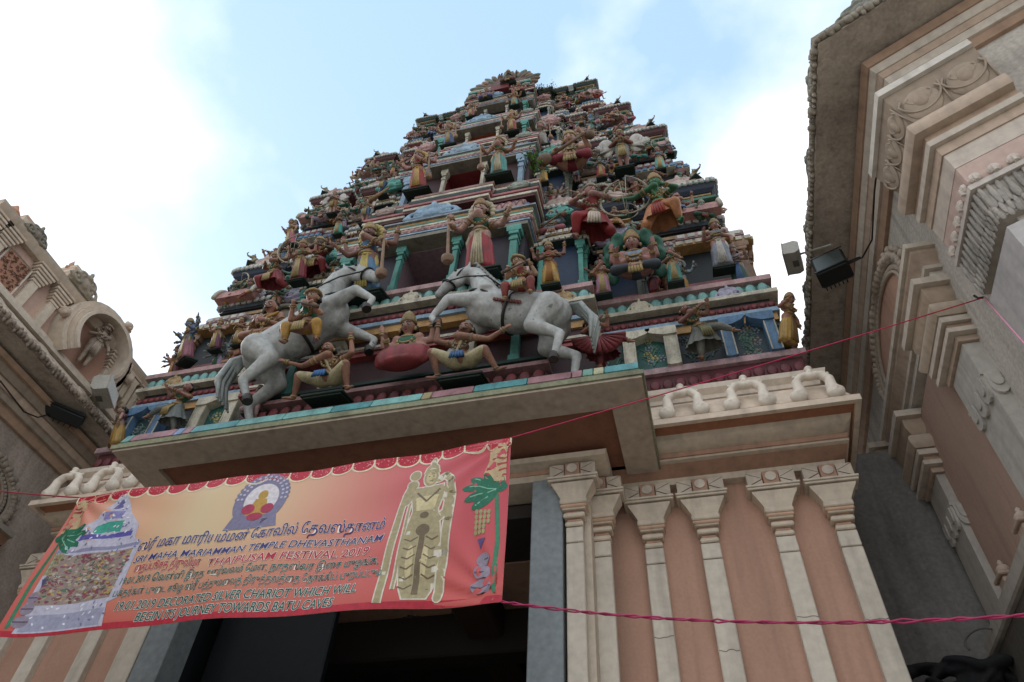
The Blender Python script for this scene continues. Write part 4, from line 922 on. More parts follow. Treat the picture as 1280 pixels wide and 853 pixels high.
FIG = {}
def figure(key, hip, chest, head, arms, legs, skirt='long', hem=.02, crown='tall', fem=True, yaw=0, prop=None, top=None, wide=1.0, moust=False, plinth=True, halo=False, base=(.17, .11), facing=None):
    hip, chest, head = V3(*hip), V3(*chest), V3(*head)
    b = MB(); up = (chest - hip).normalized(); rot = up.to_track_quat('Z', 'Y').to_matrix()
    b.ell(hip, (.082, .062, .062), rot); b.ell(hip.lerp(chest, .45), (.056, .046, .07), rot); b.ell(chest, (.080, .056, .078), rot)
    sh = V3(.092, 0, .045); shL = chest + rot @ sh; shR = chest + rot @ V3(-.092, 0, .045)
    b.cap(shL, shR, .030, .030); neck = chest + up * .07; b.cap(neck, head - V3(0, 0, .02), .026, .024)
    if fem:
        for s in (-1, 1): b.ell(chest + rot @ V3(s * .038, -.046, .0), (.032, .03, .032))
    else: b.ell(hip.lerp(chest, .3) + V3(0, -.02, 0), (.06, .05, .055))
    hr = Matrix.Rotation(facing or 0, 3, 'Z')
    hr = (hr @ Matrix.Rotation(.32, 3, 'X')) * 1.2
    b.ell(head, (.056, .062, .068), n=14, m=10); b.ell(head + hr @ V3(0, -.02, -.028), (.036, .040, .036)); b.tube([head + hr @ V3(0, -.048, .012), head + hr @ V3(0, -.062, -.012), head + hr @ V3(0, -.05, -.018)], [.007, .013, .007], 6)
    for s in (-1, 1): b.ell(head + hr @ V3(s * .047, 0, -.008), (.008, .012, .018)); b.ell(head + hr @ V3(s * .022, -.042, -.012), (.014, .012, .014))
    jw = MB()
    def torus(mb, c, n_, r, t, flat=1):
        n_ = n_.normalized(); a = n_.orthogonal().normalized(); c2 = n_.cross(a)
        mb.tube([c + a * (r * cos(2 * pi * k / 14)) + c2 * (r * sin(2 * pi * k / 14) * flat) for k in range(15)], t, 6)
    for i, (s_, el, ha, *fs) in enumerate(arms):
        S = (shL if s_ > 0 else shR) + (V3(0, .02, -.02) if i > 1 else V3(0, 0, 0)); el = V3(*el); ha = V3(*ha)
        b.cap(S, el, .037 * wide, .028); b.cap(el, ha, .029, .018); b.ell(S, (.042, .038, .04)); hand(b, ha, ha - el, .95, fist=bool(fs))
        torus(jw, S.lerp(el, .45), el - S, .035, .010); torus(jw, S.lerp(el, .62), el - S, .033, .006); torus(jw, el.lerp(ha, .80), ha - el, .023, .009); torus(jw, el.lerp(ha, .92), ha - el, .021, .007)
    for (hp, kn, an, toe) in legs:
        hp, kn, an, toe = hip + V3(*hp), V3(*kn), V3(*an), V3(*toe)
        b.cap(hp, kn, .060 * wide, .041); b.cap(kn, an, .042, .022); b.cap(an + V3(0, 0, -.005), toe, .022, .015); b.ell(kn.lerp(an, .3) + V3(0, .008, 0), (.034, .034, .045)); torus(jw, kn.lerp(an, .92), an - kn, .026, .007)
    torus(jw, neck + V3(0, -.012, -.01), up + V3(0, -.5, 0), .043, .012); torus(jw, chest + V3(0, -.034, .01), V3(0, -.8, .6), .052, .008); torus(jw, chest + V3(0, -.034, -.02), V3(0, -.9, .4), .066, .009)
    for k in range(7): a = pi + pi * k / 6; jw.ell(chest + V3(.06 * cos(a), -.072, -.02 + .06 * sin(a)), (.012, .010, .014), n=7, m=4)
    for s_ in (-1, 1): jw.ell(head + V3(s_ * .066, -.01, -.035), (.012, .012, .02), n=7, m=5)
    torus(jw, hip + up * .035, up, .082, .013, .8)
    parts = []
    parts.append(('body', sculpt(b, 'body', M['sculpt'], .0115, 3, .55), 'skin'))
    # lower garment
    g = MB(); wst = hip + up * .045
    flare = skirt == 'flare'
    if flare: skirt = 'trousers'
    if skirt == 'long':
        rings = []; n = 30
        for t in range(9):
            q = t / 8; c = wst.lerp(V3(hip.x * .4, hip.y, hem), q); rx = .066 + (.05 * min(1, q * 2.4)) + .012 * q; ry = .054 + .03 * min(1, q * 2.4) + .012 * q
            if q > .45: rx -= .018 * (1 - q)
            rings.append([V3(c.x + cos(a) * rx * (1 + .045 * q * cos(a * 15)), c.y + sin(a) * ry * (1 + .05 * q * cos(a * 15)) - .0, c.z) for a in [2 * pi * k / 60 for k in range(60)]])
        g.loft(rings)
        f = MB()
        for k in range(5):
            f.tube([wst + V3(-.02 + k * .010, -.058, 0), V3(-.035 + k * .018, -.095, hip.z * .5), V3(-.05 + k * .025, -.105, hem + .01)], [.008, .011, .013], 6)
        f.tube([wst + V3(-.07, -.03, 0), wst + V3(0, -.075, -.05), wst + V3(.075, -.03, -.03)], [.012, .016, .012], 6)
        f.tube([wst + V3(.075, -.02, -.03), wst + V3(.10, -.03, -.15), wst + V3(.09, -.02, -.28)], [.016, .02, .014], 6)
        parts.append(('sash', f.mesh('sash', M['sculpt'], True), 'trim'))
        parts.append(('sari', g.mesh('sari', M['sculpt'], True), 'dress'))
    else:
        for (hp, kn, an, toe) in legs:
            hp2, kn2, an2 = hip + V3(*hp), V3(*kn), V3(*an); low = hip.z < .12; g.cap(hp2, hp2.lerp(kn2, .93), .052 if low else .068 * wide, .040 if low else .050)
            if skirt == 'trousers': g.cap(kn2, kn2.lerp(an2, .7), .052, .034)
            for q in (.25, .5, .75) if not low else (): g.tube([hp2.lerp(kn2, q) + V3(.055 * cos(a), .0, .055 * sin(a)) for a in (0, 1, 2, 3, 4, 5, 6)], .01, 5)
        g.ell(hip, (.09, .07, .066))
        if flare:
            fl = MB(); zb = max(.17, hip.z * .45); kk = 54
            for (za, zz, ra, rb_) in ((wst.z, zb + .06, .07, .16), (wst.z - .03, zb, .08, .185)):
                fl.loft([[V3(hip.x + (ra + (rb_ - ra) * q ** .8) * cos(a) * (1 + .07 * q * cos(a * 12)), hip.y + (ra * .8 + (rb_ * .75 - ra * .8) * q ** .8) * sin(a) * (1 + .07 * q * cos(a * 12)), za + (zz - za) * q) for a in [2 * pi * j / kk for j in range(kk)]] for q in (0, .2, .45, .7, .9, 1)], cap=False)
            parts.append(('skirt', fl.mesh('skirt', M['sculpt'], True), 'dress'))
        sk = sculpt(g, 'dhoti', M['sculpt'], .013, 2, .5); parts.append(('dhoti', sk, 'dress'))
        f = MB(); kx = V3(*legs[0][1]).lerp(V3(*legs[1][1]), .5)
        for k in range(5): f.tube([hip + V3(-.03 + k * .015, -.065, .01), hip.lerp(kx, .5) + V3(-.04 + k * .02, -.10, -.02), hip.lerp(kx, .75) + V3(-.05 + k * .025, -.09, -.10)], [.010, .015, .012], 6)
        f.tube([wst + V3(-.075, -.02, 0), wst + V3(0, -.072, -.02), wst + V3(.075, -.02, 0)], .017, 6)
        parts.append(('sash', f.mesh('sash', M['sculpt'], True), 'trim'))
    if top:
        t_ = MB(); t_.ell(chest, (.086, .062, .080), rot); t_.ell(chest + rot @ V3(0, 0, -.05), (.072, .055, .05), rot)
        for s in (-1, 1):
            if fem: t_.ell(chest + rot @ V3(s * .038, -.048, 0), (.036, .034, .036))
        for (s_, el, ha, *fs) in arms[:2]:
            S = shL if s_ > 0 else shR; t_.cap(S, S.lerp(V3(*el), .45), .037, .032)
        parts.append(('blouse', sculpt(t_, 'blouse', M['sculpt'], .013, 2, .5), 'top'))
    else:
        t_ = MB(); t_.tube([shL + V3(0, -.03, .02), chest + V3(.02, -.072, 0), hip.lerp(chest, .4) + V3(-.03, -.062, 0), hip + V3(-.08, -.03, 0)], [.012, .014, .014, .01], 6)
        parts.append(('sash', t_.mesh('sash', M['sculpt'], True), 'top'))
    # head dress
    c = MB(); hc = head + V3(0, .006, .026)
    if crown == 'tall':
        c.lathe([(.062, 0), (.069, .012), (.062, .03), (.064, .045), (.050, .065), (.053, .08), (.038, .10), (.036, .108), (.022, .12), (.008, .135)], hc, 14)
        for k in range(7): c.ell(hc + V3(.056 * cos(pi + pi * k / 6), .056 * sin(pi + pi * k / 6) * 1.0, .03), (.012, .008, .02))
    elif crown == 'short':
        c.lathe([(.062, 0), (.068, .015), (.058, .035), (.042, .06), (.044, .07), (.014, .085)], hc, 14)
    elif crown == 'turban':
        c.ell(hc + V3(0, .004, .018), (.072, .074, .042)); c.tube([hc + V3(.070 * cos(a), .072 * sin(a), .012 + .01 * sin(2 * a)) for a in [2 * pi * k / 12 for k in range(13)]], .016, 6)
    elif crown == 'flames':
        for k in range(9): a = pi * k / 8; c.tube([hc + V3(.045 * cos(a), .01, .03 + .02 * sin(a)), hc + V3(.11 * cos(a), .01, .03 + .12 * sin(a))], [.02, .006], 6)
        c.lathe([(.052, 0), (.05, .03), (.03, .06), (.01, .08)], hc, 12)
    if c.v: parts.append(('crown', c.mesh('crown', M['sculpt'], True), 'gold'))
    hb = MB(); hb.ell(head + V3(0, .020, .014), (.062, .058, .064)); hb.ell(head + V3(0, .062, -.01), (.05, .035, .06))
    if crown == 'none': hb.ell(head + V3(0, .03, .06), (.035, .035, .03))
    hb.tube([head + V3(.056, .02, 0), head + V3(.072, .03, -.06)], [.022, .012], 6); hb.tube([head + V3(-.056, .02, 0), head + V3(-.072, .03, -.06)], [.022, .012], 6)
    parts.append(('hair', hb.mesh('hair', M['sculpt'], True), 'hair'))
    ew = MB()
    for s in (-1, 1): ew.ell(head + hr @ V3(s * .0185, -.0485, .004), (.015, .006, .0085), n=10, m=5)
    parts.append(('eye_whites', ew.mesh('eye_whites', M['sculpt'], True), '#cfc8ba'))
    e = MB()
    for s in (-1, 1):
        e.ell(head + hr @ V3(s * .018, -.050, .004), (.0065, .010, .007), n=8, m=4); e.tube([head + hr @ V3(s * .008, -.052, .018), head + hr @ V3(s * .019, -.051, .023), head + hr @ V3(s * .034, -.043, .017)], .0036, 5)
        if moust: e.tube([head + hr @ V3(0, -.058, -.021), head + hr @ V3(s * .018, -.055, -.025), head + hr @ V3(s * .034, -.045, -.016)], [.005, .005, .002], 5)
    parts.append(('eyes', e.mesh('eyes', M['sculpt'], True), '#15120f'))
    l = MB().ell(head + hr @ V3(0, -.055, -.032), (.014, .005, .005), n=8, m=4); parts.append(('lips', l.mesh('lips', M['sculpt'], True), '#8d2a2a'))
    parts.append(('jewellery', jw.mesh('jewellery', M['sculpt'], True), 'gold'))
    if halo:
        h_ = MB(); n = 11
        for k in range(n):
            a = -.5 + (pi + 1.0) * k / (n - 1); h_.ell(head + V3(.10 * cos(a), .05, .02 + .12 * sin(a)), (.03, .018, .035), n=8, m=6)
        h_.ell(head + V3(0, .06, 0), (.10, .015, .11), n=16, m=6); parts.append(('halo', h_.mesh('halo', M['sculpt'], True), 'trim'))
    for p_ in (prop or []): parts.append(p_)
    if plinth:
        base = (min(base[0], .24) * .82, min(base[1], .12) * .85)
        pl = MB().bbox(-base[0], base[0], -base[1], base[1] + .03, -.03, .0, .006); pl.bbox(-base[0] * .9, base[0] * .9, -base[1] * .85, base[1], -.05, -.0305, .004)
        parts.append(('plinth', pl.mesh('plinth', M['paint']), 'plinth'))
    FIG[key] = (parts, head.z + .058 + {'tall': .10, 'short': .05, 'turban': .02, 'flames': .10, 'none': .03}[crown])

def mace(x, y, ztop, zbot):
    m = MB().tube([(x, y, ztop + .06), (x, y, zbot + .10)], [.011, .016], 8); m.lathe([(.01, 0), (.04, .015), (.055, .05), (.05, .085), (.02, .11)], (x, y, zbot), 12); m.ell((x, y, ztop + .065), (.02, .02, .025))
    return ('mace', m.mesh('mace', M['sculpt'], 40), '#a8876c')
def bow(c, r, tilt=0):
    m = MB(); pts = []
    for k in range(13):
        a = -1.35 + 2.7 * k / 12; pts.append((c[0] + r * (cos(a) - .25) * cos(tilt) , c[1], c[2] + r * sin(a)))
    m.tube(pts, [.006 + .008 * sin(pi * k / 12) for k in range(13)], 6); m.tube([pts[0], pts[-1]], .003, 4)
    m.tube([(c[0] + r * .75, c[1], c[2]), (c[0] - r * .7, c[1], c[2])], .004, 4)
    return ('bow', m.mesh('bow', M['sculpt'], True), '#b9ad95')
def fan(cx, y, z0, R, cols='#8f3a3f'):
    m = MB()
    for k in range(13):
        a = pi + .25 + (pi - .5) * k / 12; m.tube([(cx + .04 * cos(a), y, z0 + .03 * sin(a)), (cx + R * cos(a), y - .02, z0 + R * sin(a))], [.008, R * .14], 6)
    return ('fan_pleats', m.mesh('fan_pleats', M['sculpt'], True), cols)

SL = [(-.042, 0, 0), (-.045, -.01, .27), (-.045, 0, .035), (-.05, -.07, .015)]
SR = [(.042, 0, 0), (.045, -.01, .27), (.045, 0, .035), (.05, -.07, .015)]
HIP, CH, HD = (0, 0, .50), (0, .0, .68), (0, -.012, .835)
figure('goddess', HIP, CH, HD, [(-1, (-.17, .0, .60), (-.15, -.11, .68)), (1, (.17, .01, .60), (.17, -.03, .44))], [SL, SR], 'long', top=1, crown='tall')
figure('goddess4', HIP, CH, HD, [(-1, (-.17, -.02, .60), (-.14, -.13, .66)), (1, (.16, -.02, .60), (.13, -.13, .55)), (-1, (-.22, .0, .66), (-.24, -.03, .84)), (1, (.22, 0, .66), (.24, -.03, .84))], [SL, SR], 'long', top=1, crown='tall', halo=False)
figure('namaste', HIP, CH, HD, [(-1, (-.15, -.02, .58), (-.02, -.12, .61)), (1, (.15, -.02, .58), (.02, -.12, .61))], [SL, SR], 'long', top=1, crown='short')
figure('attendant', HIP, (.01, 0, .68), (.0, -.012, .835), [(-1, (-.16, -.02, .58), (-.16, -.12, .50)), (1, (.16, 0, .57), (.06, -.12, .56))], [SL, SR], 'long', top=1, crown='none')
G2 = [(.05, 0, 0), (.12, -.10, .30), (.07, -.04, .05), (.10, -.11, .02)]
figure('guardian', (.0, 0, .50), (-.01, 0, .68), (-.01, -.015, .84), [(-1, (-.20, -.0, .59), (-.27, -.10, .64)), (1, (.17, -.03, .58), (.20, -.16, .53), 1), (-1, (-.23, .02, .66), (-.26, .0, .82)), (1, (.23, .02, .66), (.26, .0, .82))], [SL, SR], 'long', top=1, crown='tall', moust=True, fem=False, prop=[mace(.22, -.18, .56, .03)], base=(.34, .2), halo=True)
figure('sage', HIP, CH, HD, [(-1, (-.16, -.02, .57), (-.06, -.13, .60)), (1, (.16, 0, .57), (.18, -.06, .44))], [SL, SR], 'dhoti', crown='turban', fem=False, moust=True)
ST1 = [(-.05, 0, 0), (-.155, -.12, .05), (-.02, -.16, .04), (.04, -.17, .035)]; ST2 = [(.05, 0, 0), (.155, -.12, .05), (.03, -.14, .06), (-.03, -.16, .055)]
figure('seated', (0, 0, .07), (0, 0, .25), (0, -.012, .405), [(-1, (-.16, -.02, .17), (-.13, -.13, .24)), (1, (.16, -.02, .17), (.15, -.12, .10)), (-1, (-.2, .0, .24), (-.21, -.03, .38)), (1, (.2, 0, .24), (.21, -.03, .38))], [ST1, ST2], 'trousers', top=1, crown='tall', base=(.26, .2))
LT = [(.05, 0, 0), (.10, -.16, .08), (.10, -.15, -.16), (.11, -.2, -.18)]
figure('lalita', (0, 0, .07), (.01, 0, .25), (.0, -.012, .405), [(-1, (-.15, -.04, .15), (-.12, -.14, .26)), (1, (.17, -.02, .16), (.14, -.16, .12))], [ST1, LT], 'trousers', crown='short', fem=False, base=(.24, .12))
figure('sage_seated', (0, 0, .07), (0, -.01, .24), (0, -.03, .39), [(-1, (-.16, -.04, .14), (-.05, -.16, .14)), (1, (.16, -.04, .14), (.05, -.16, .15))], [ST1, ST2], 'dhoti', crown='none', fem=False, moust=True, base=(.26, .2))
DN = [(.05, 0, 0), (.20, -.09, .40), (.33, -.1, .30), (.38, -.12, .27)]
figure('dancer', (.02, 0, .46), (-.05, 0, .63), (-.10, -.015, .78), [(-1, (-.18, -.05, .58), (.03, -.14, .70)), (1, (.10, -.06, .62), (.12, -.14, .74))], [[(-.045, 0, 0), (-.02, -.05, .25), (-.03, 0, .03), (-.06, -.07, .015)], DN], 'flare', top=1, crown='none', base=(.2, .15))
AR1 = [(-.05, 0, 0), (-.15, -.14, .22), (-.15, -.05, .03), (-.18, -.11, .015)]; AR2 = [(.05, 0, 0), (.13, -.05, .15), (.22, .04, .04), (.28, .02, .02)]
figure('archer', (0, 0, .36), (-.01, 0, .54), (-.02, -.015, .70), [(1, (.19, -.03, .58), (.34, -.06, .62), 1), (-1, (-.19, .0, .56), (-.10, -.10, .55), 1)], [AR1, AR2], 'flare', top=1, crown='short', prop=[bow((.28, -.1, .58), .27)], facing=.35, base=(.3, .14))
figure('archer_man', (0, 0, .36), (-.01, 0, .54), (-.02, -.015, .70), [(1, (.19, -.03, .58), (.34, -.06, .62), 1), (-1, (-.19, .0, .56), (-.10, -.10, .55), 1)], [AR1, AR2], 'flare', crown='tall', fem=False, moust=True, prop=[bow((.28, -.1, .58), .27)], facing=.35, base=(.3, .14))
AT1 = [(-.06, 0, 0), (-.22, -.14, .26), (-.20, -.03, .04), (-.28, -.08, .02)]; AT2 = [(.06, 0, 0), (.22, -.12, .22), (.30, -.02, .03), (.38, -.06, .02)]
figure('bearer', (0, 0, .20), (-.01, 0, .40), (.03, -.02, .58), [(-1, (-.22, -.04, .46), (-.20, -.06, .66), 1), (1, (.24, -.05, .38), (.40, -.10, .44))], [AT1, AT2], 'dhoti', crown='none', fem=False, moust=True, wide=1.2, base=(.36, .18))
figure('flautist', HIP, CH, HD, [(-1, (-.16, -.05, .62), (-.17, -.11, .74), 1), (1, (.17, -.05, .64), (.12, -.12, .73), 1)], [[(-.042, 0, 0), (-.045, -.01, .27), (-.045, 0, .035), (-.05, -.07, .015)], [(.04, 0, 0), (.0, -.05, .27), (-.08, -.05, .04), (-.12, -.09, .02)]], 'trousers', crown='tall', fem=False,
       prop=[('flute', MB().tube([(-.28, -.12, .735), (.14, -.12, .76)], .009, 8).mesh('flute', M['sculpt'], True), '#9a8050')])
RD1 = [(-.05, 0, 0), (-.15, -.12, .02), (-.16, -.1, -.15), (-.19, -.16, -.18)]; RD2 = [(.05, 0, 0), (.13, -.14, .02), (.12, -.14, -.15), (.13, -.2, -.17)]
figure('rider', (0, 0, .07), (.01, 0, .25), (-.02, -.03, .40), [(-1, (-.14, -.06, .17), (-.10, -.15, .22), 1), (1, (.17, -.03, .18), (.12, -.10, .30), 1)], [RD1, RD2], 'trousers', top=1, crown='turban', fem=False, plinth=False,
       prop=[('horn', MB().tube([(.13, -.10, .34), (.0, -.15, .25), (-.17, -.17, .16)], [.006, .010, .022], 8).mesh('horn', M['sculpt'], True), '#6f5a4c')])
def wing(s):
    m = MB()
    for k in range(6):
        a = .5 + .22 * k; m.tube([(s * .07, .03, .62), (s * (.07 + .26 * sin(a) ), .04, .62 + .05 - .36 * cos(a) * (-1 if k > 3 else 1) * .4 - .22 * (k / 5)), (s * (.10 + .34 * cos(a * .9)), .03, .46 + .24 * sin(1.6 * a))], [.02, .05, .02], 8)
    m.ell((s * .22, .035, .62), (.12, .02, .22)); return m
figure('winged', HIP, CH, HD, [(-1, (-.16, -.02, .58), (-.02, -.12, .61)), (1, (.15, -.02, .58), (.02, -.12, .61))], [SL, SR], 'dhoti', crown='short', fem=False,
       prop=[('wing', wing(1).mesh('wing', M['sculpt'], True), '#cfcac0'), ('wing', wing(-1).mesh('wing', M['sculpt'], True), '#cfcac0')])
def vina():
    m = MB().tube([(-.24, -.17, .02), (.02, -.17, .18), (.24, -.15, .34)], [.02, .014, .010], 8); m.ell((-.22, -.17, .03), (.07, .05, .07)); m.ell((.20, -.14, .26), (.045, .045, .045)); return ('vina', m.mesh('vina', M['sculpt'], True), '#7c6048')
figure('musician', (0, 0, .07), (0, 0, .25), (0, -.012, .405), [(-1, (-.16, -.04, .17), (-.12, -.17, .12)), (1, (.17, -.04, .22), (.12, -.17, .29))], [ST1, ST2], 'trousers', top=1, crown='short', prop=[vina()], base=(.26, .2))
figure('manyarm', HIP, CH, HD, [(-1, (-.16, -.02, .60), (-.14, -.14, .66)), (1, (.16, -.02, .60), (.18, -.12, .62)), (-1, (-.20, .0, .66), (-.28, -.03, .82)), (1, (.2, 0, .66), (.28, -.03, .82)), (-1, (-.21, .0, .60), (-.34, -.03, .66)), (1, (.21, 0, .6), (.34, -.03, .66)), (-1, (-.19, 0, .52), (-.32, -.03, .50)), (1, (.19, 0, .52), (.32, -.03, .5))], [SL, SR], 'long', top=1, crown='tall')
# serpent-hood goddess: seven rounded hoods behind a seated figure
hd = MB()
for k in range(7):
    a = -.15 + (pi + .3) * k / 6; hd.ell((.20 * cos(a), .05, .32 + .22 * sin(a)), (.075, .04, .085)); hd.ell((.21 * cos(a), .01, .335 + .235 * sin(a)), (.03, .025, .036))
hd.ell((0, .08, .26), (.17, .025, .2)); hd.ell((.2, .07, .12), (.06, .03, .08)); hd.ell((-.2, .07, .12), (.06, .03, .08))
figure('serpent', (0, 0, .09), (0, 0, .25), (0, -.012, .40), [(-1, (-.15, -.04, .16), (-.13, -.14, .22)), (1, (.15, -.04, .16), (.15, -.12, .20)), (-1, (-.18, 0, .24), (-.17, -.04, .34)), (1, (.18, 0, .24), (.17, -.04, .34))], [ST1, ST2], 'trousers', top=1, crown='tall', base=(.22, .14), prop=[('serpent_hood', sculpt(hd, 'serpent_hood', M['sculpt'], .014, 2, .6), '#2f6a55')])
SCFIG = list(FIG)

LOWK = ('seated', 'lalita', 'sage_seated', 'musician', 'serpent', 'rider')
SKINS = ['#b98876', '#a97763', '#c29a8a', '#94685a', '#b07f74']
def colors(dress, top=None, skin=None, trim=None, gold=None, hair='#1d1815', plinth='#20342c', rnd=random):
    return dict(skin=skin or rnd.choice(SKINS), dress=dress, top=top or dress, trim=trim or '#b9a26c', gold=gold or rnd.choice(['#a8895a', '#9c8a6e', '#b39a68']), hair=hair, plinth=plinth)
def spawn(key, p, H, rz, col, label, cat='statue', name='painted_statue', group=None, mirror=False, cols_over=None, plinth=True, over=None, tilt=.30):
    parts, top = FIG[key]; s = H / top
    r = empty(name, p, rz); wx = 1.06 if key in LOWK else 1.22; r.rotation_euler = (tilt, 0, rz); r.scale = (-s * wx if mirror else s * wx, s * wx, s)
    tag(r, label, cat, group)
    for (n, me, ck) in parts:
        if n == 'plinth' and not plinth: continue
        c = (over or {}).get(n) or (col[ck] if ck in col else ck)
        link(n, me, r, color=c, kind='stuff' if n in ('jewellery', 'eyes', 'eye_whites') else None)
    return r
def stat(key, px, py, ptop, Y, dress, label, top=None, rz=0, skin=None, mirror=False, trim=None, name='painted_statue', cat='statue', plinth=True, over=None, k=1.0, gold=None, tilt=.30):
    b = at(px, py, Y=Y); lo, hi = .05, 4.0     # length that reaches the head height seen in the photo
    for _ in range(30):
        mid = (lo + hi) / 2; q = proj(b + Vector((sin(rz) * sin(tilt), -cos(rz) * sin(tilt), cos(tilt))) * mid)[1]
        if q > ptop: lo = mid
        else: hi = mid
    return spawn(key, b, mid * k, rz, colors(dress, top, skin, trim, gold), label, mirror=mirror, name=name, cat=cat, plinth=plinth, over=over, tilt=tilt)

# ---- rearing horse, facing +X
def make_horse():
    b = MB()
    b.ell((.28, 0, .98), (.30, .22, .27)); b.ell((.66, 0, 1.08), (.42, .225, .26), Matrix.Rotation(-.42, 3, 'Y')); b.ell((1.05, 0, 1.34), (.27, .21, .30)); b.cap((.3, 0, 1.0), (1.0, 0, 1.28), .25, .25)
    b.tube([(1.02, 0, 1.40), (1.12, 0, 1.70), (1.22, 0, 1.96), (1.38, 0, 2.08)], [(.19, .28), (.15, .23), (.11, .17), (.09, .12)], 14)
    b.tube([(1.32, 0, 2.11), (1.48, 0, 2.06), (1.62, 0, 1.90), (1.70, 0, 1.76)], [(.09, .12), (.095, .13), (.068, .09), (.06, .065)], 12); b.ell((1.71, 0, 1.74), (.062, .06, .06)); b.ell((1.48, 0, 1.96), (.10, .07, .10))
    for s in (-1, 1):
        b.tube([(1.34, s * .05, 2.16), (1.33, s * .07, 2.28)], [.035, .012], 6); b.ell((1.48, s * .085, 2.08), (.035, .018, .03)); b.ell((1.73, s * .038, 1.77), .018); b.ell((.30, s * .15, .95), (.17, .10, .20)); b.ell((1.08, s * .15, 1.30), (.13, .09, .18))
    def leg(pts, rr): 
        for (p, q, a, c) in zip(pts, pts[1:], rr, rr[1:]): b.cap(p, q, a, c)
    leg([(1.12, -.16, 1.28), (1.48, -.20, 1.34), (1.66, -.18, 1.06), (1.60, -.18, .96)], [.115, .068, .042, .045])
    leg([(1.12, .16, 1.22), (1.36, .18, .98), (1.52, .18, .78), (1.46, .18, .66)], [.115, .065, .042, .045])
    leg([(.24, -.16, .92), (.42, -.18, .62), (.10, -.18, .40), (.16, -.18, .08)], [.19, .10, .058, .044])
    leg([(.22, .16, .92), (.34, .18, .60), (-.02, .18, .40), (.02, .18, .08)], [.19, .10, .058, .044])
    P = [('body', sculpt(b, 'horse_body', M['horse'], .022, 4), '#a8a9a5')]
    for p in ((1.57, -.18, .93), (1.43, .18, .62), (.17, -.18, .04), (.03, .18, .04)):
        h = MB().lathe([(.055, -.04), (.06, 0), (.045, .06)], p, 10); P.append(('hoof', h.mesh('hoof', M['sculpt'], 40), '#38332e'))
    mn = MB()
    for k in range(16):
        t = k / 15; c = V3(.93, 0, 1.66).lerp(V3(1.28, 0, 2.22), t)
        for s in (-1, 1): mn.tube([c, c + V3(-.04, s * .06, -.01), c + V3(-.05, s * (.10 + .03 * (k % 2)), -.12)], [.018, .028, .008], 6)
    P.append(('mane', mn.mesh('mane', M['horse'], True), '#84847f'))
    tl = MB()
    for k in range(9):
        y = -.06 + .015 * k; tl.tube([(.02, y * .5, 1.06), (-.12, y, 1.02 - .01 * k), (-.24 - .02 * (k % 3), y * 1.6, .72), (-.22, y * 2, .34 + .03 * (k % 2))], [.025, .035, .04, .012], 6)
    P.append(('tail', tl.mesh('tail', M['horse'], True), '#9fa6a2'))
    st = MB()
    def loopx(c, n_, ry, rz, th=.014):
        n_ = V3(*n_).normalized(); a = V3(0, 1, 0); c2 = n_.cross(a)
        st.tube([V3(*c) + a * (ry * cos(2 * pi * k / 22)) + c2 * (rz * sin(2 * pi * k / 22)) for k in range(23)], th, 6)
    loopx((.70, 0, 1.11), (.92, 0, .4), .236, .272, .022); loopx((1.04, 0, 1.36), (.6, 0, -.8), .235, .31, .016); loopx((1.60, 0, 1.92), (.55, 0, -.83), .085, .10, .014); loopx((1.42, 0, 2.06), (.75, 0, .6), .10, .13, .012)
    st.tube([(1.60, -.09, 1.88), (1.3, -.20, 1.76), (1.0, -.25, 1.62), (.8, -.1, 1.50)], .011, 5)
    P.append(('harness', st.mesh('harness', M['sculpt'], True), '#2a2724'))
    sd_ = MB(); sd_.ell((.72, 0, 1.16), (.22, .245, .265), Matrix.Rotation(-.42, 3, 'Y'))
    for k in range(10): sd_.ell((.56 + .035 * k, -.24, 1.0 + .0155 * k), (.02, .015, .03))
    P.append(('saddle_cloth', sd_.mesh('saddle_cloth', M['sculpt'], True), '#7d3a33'))
    e = MB()
    for s in (-1, 1): e.ell((1.50, s * .100, 2.08), (.02, .012, .016))
    P.append(('eyes', e.mesh('eyes', M['sculpt'], True), '#15120f'))
    return P
HORSE = make_horse()
def horse(px, py, Y, size, mirror, rz, label):
    p = at(px, py, Y=Y); r = empty('rearing_horse_statue', p, rz); r.scale = (-size if mirror else size, size, size); tag(r, label, 'horse statue')
    for n, me, c in HORSE: link(n, me, r, color=c)
    return r
# ---- small lion-bodied bracket beast and elephant-trunked beast for the corners
def beast(trunk):
    b = MB(); b.ell((0, .02, .35), (.16, .2, .22)); b.ell((0, -.12, .60), (.13, .14, .14)); b.ell((0, -.24, .54), (.08, .1, .07))
    for s in (-1, 1):
        b.cap((s * .1, .02, .3), (s * .14, -.1, .05), .08, .04); b.cap((s * .1, -.12, .42), (s * .13, -.30, .38), .05, .03); b.ell((s * .1, -.1, .72), (.04, .03, .06))
    if trunk: b.tube([(0, -.28, .55), (0, -.42, .56), (0, -.5, .72), (0, -.44, .86)], [.06, .045, .035, .02], 8)
    else: b.tube([(0, .2, .4), (0, .32, .6), (0, .26, .8)], [.03, .035, .02], 8)
    return sculpt(b, 'beast_body', M['sculpt'], .02, 2, .6)
BEAST = [beast(True), beast(False)]
def beast_at(p, s, rz, col, label, kind=0):
    r = empty('corner_beast_statue', p, rz); r.scale = (s, s, s); tag(r, label, 'beast statue'); link('body', BEAST[kind], r, color=col)
    m = MB().bbox(-.22, .22, -.3, .3, -.05, .0, .01); link('plinth', BEASTPL, r, color='#26382f'); return r
BEASTPL = MB().bbox(-.22, .22, -.3, .3, -.05, .03, .01).mesh('plinth', M['paint'])

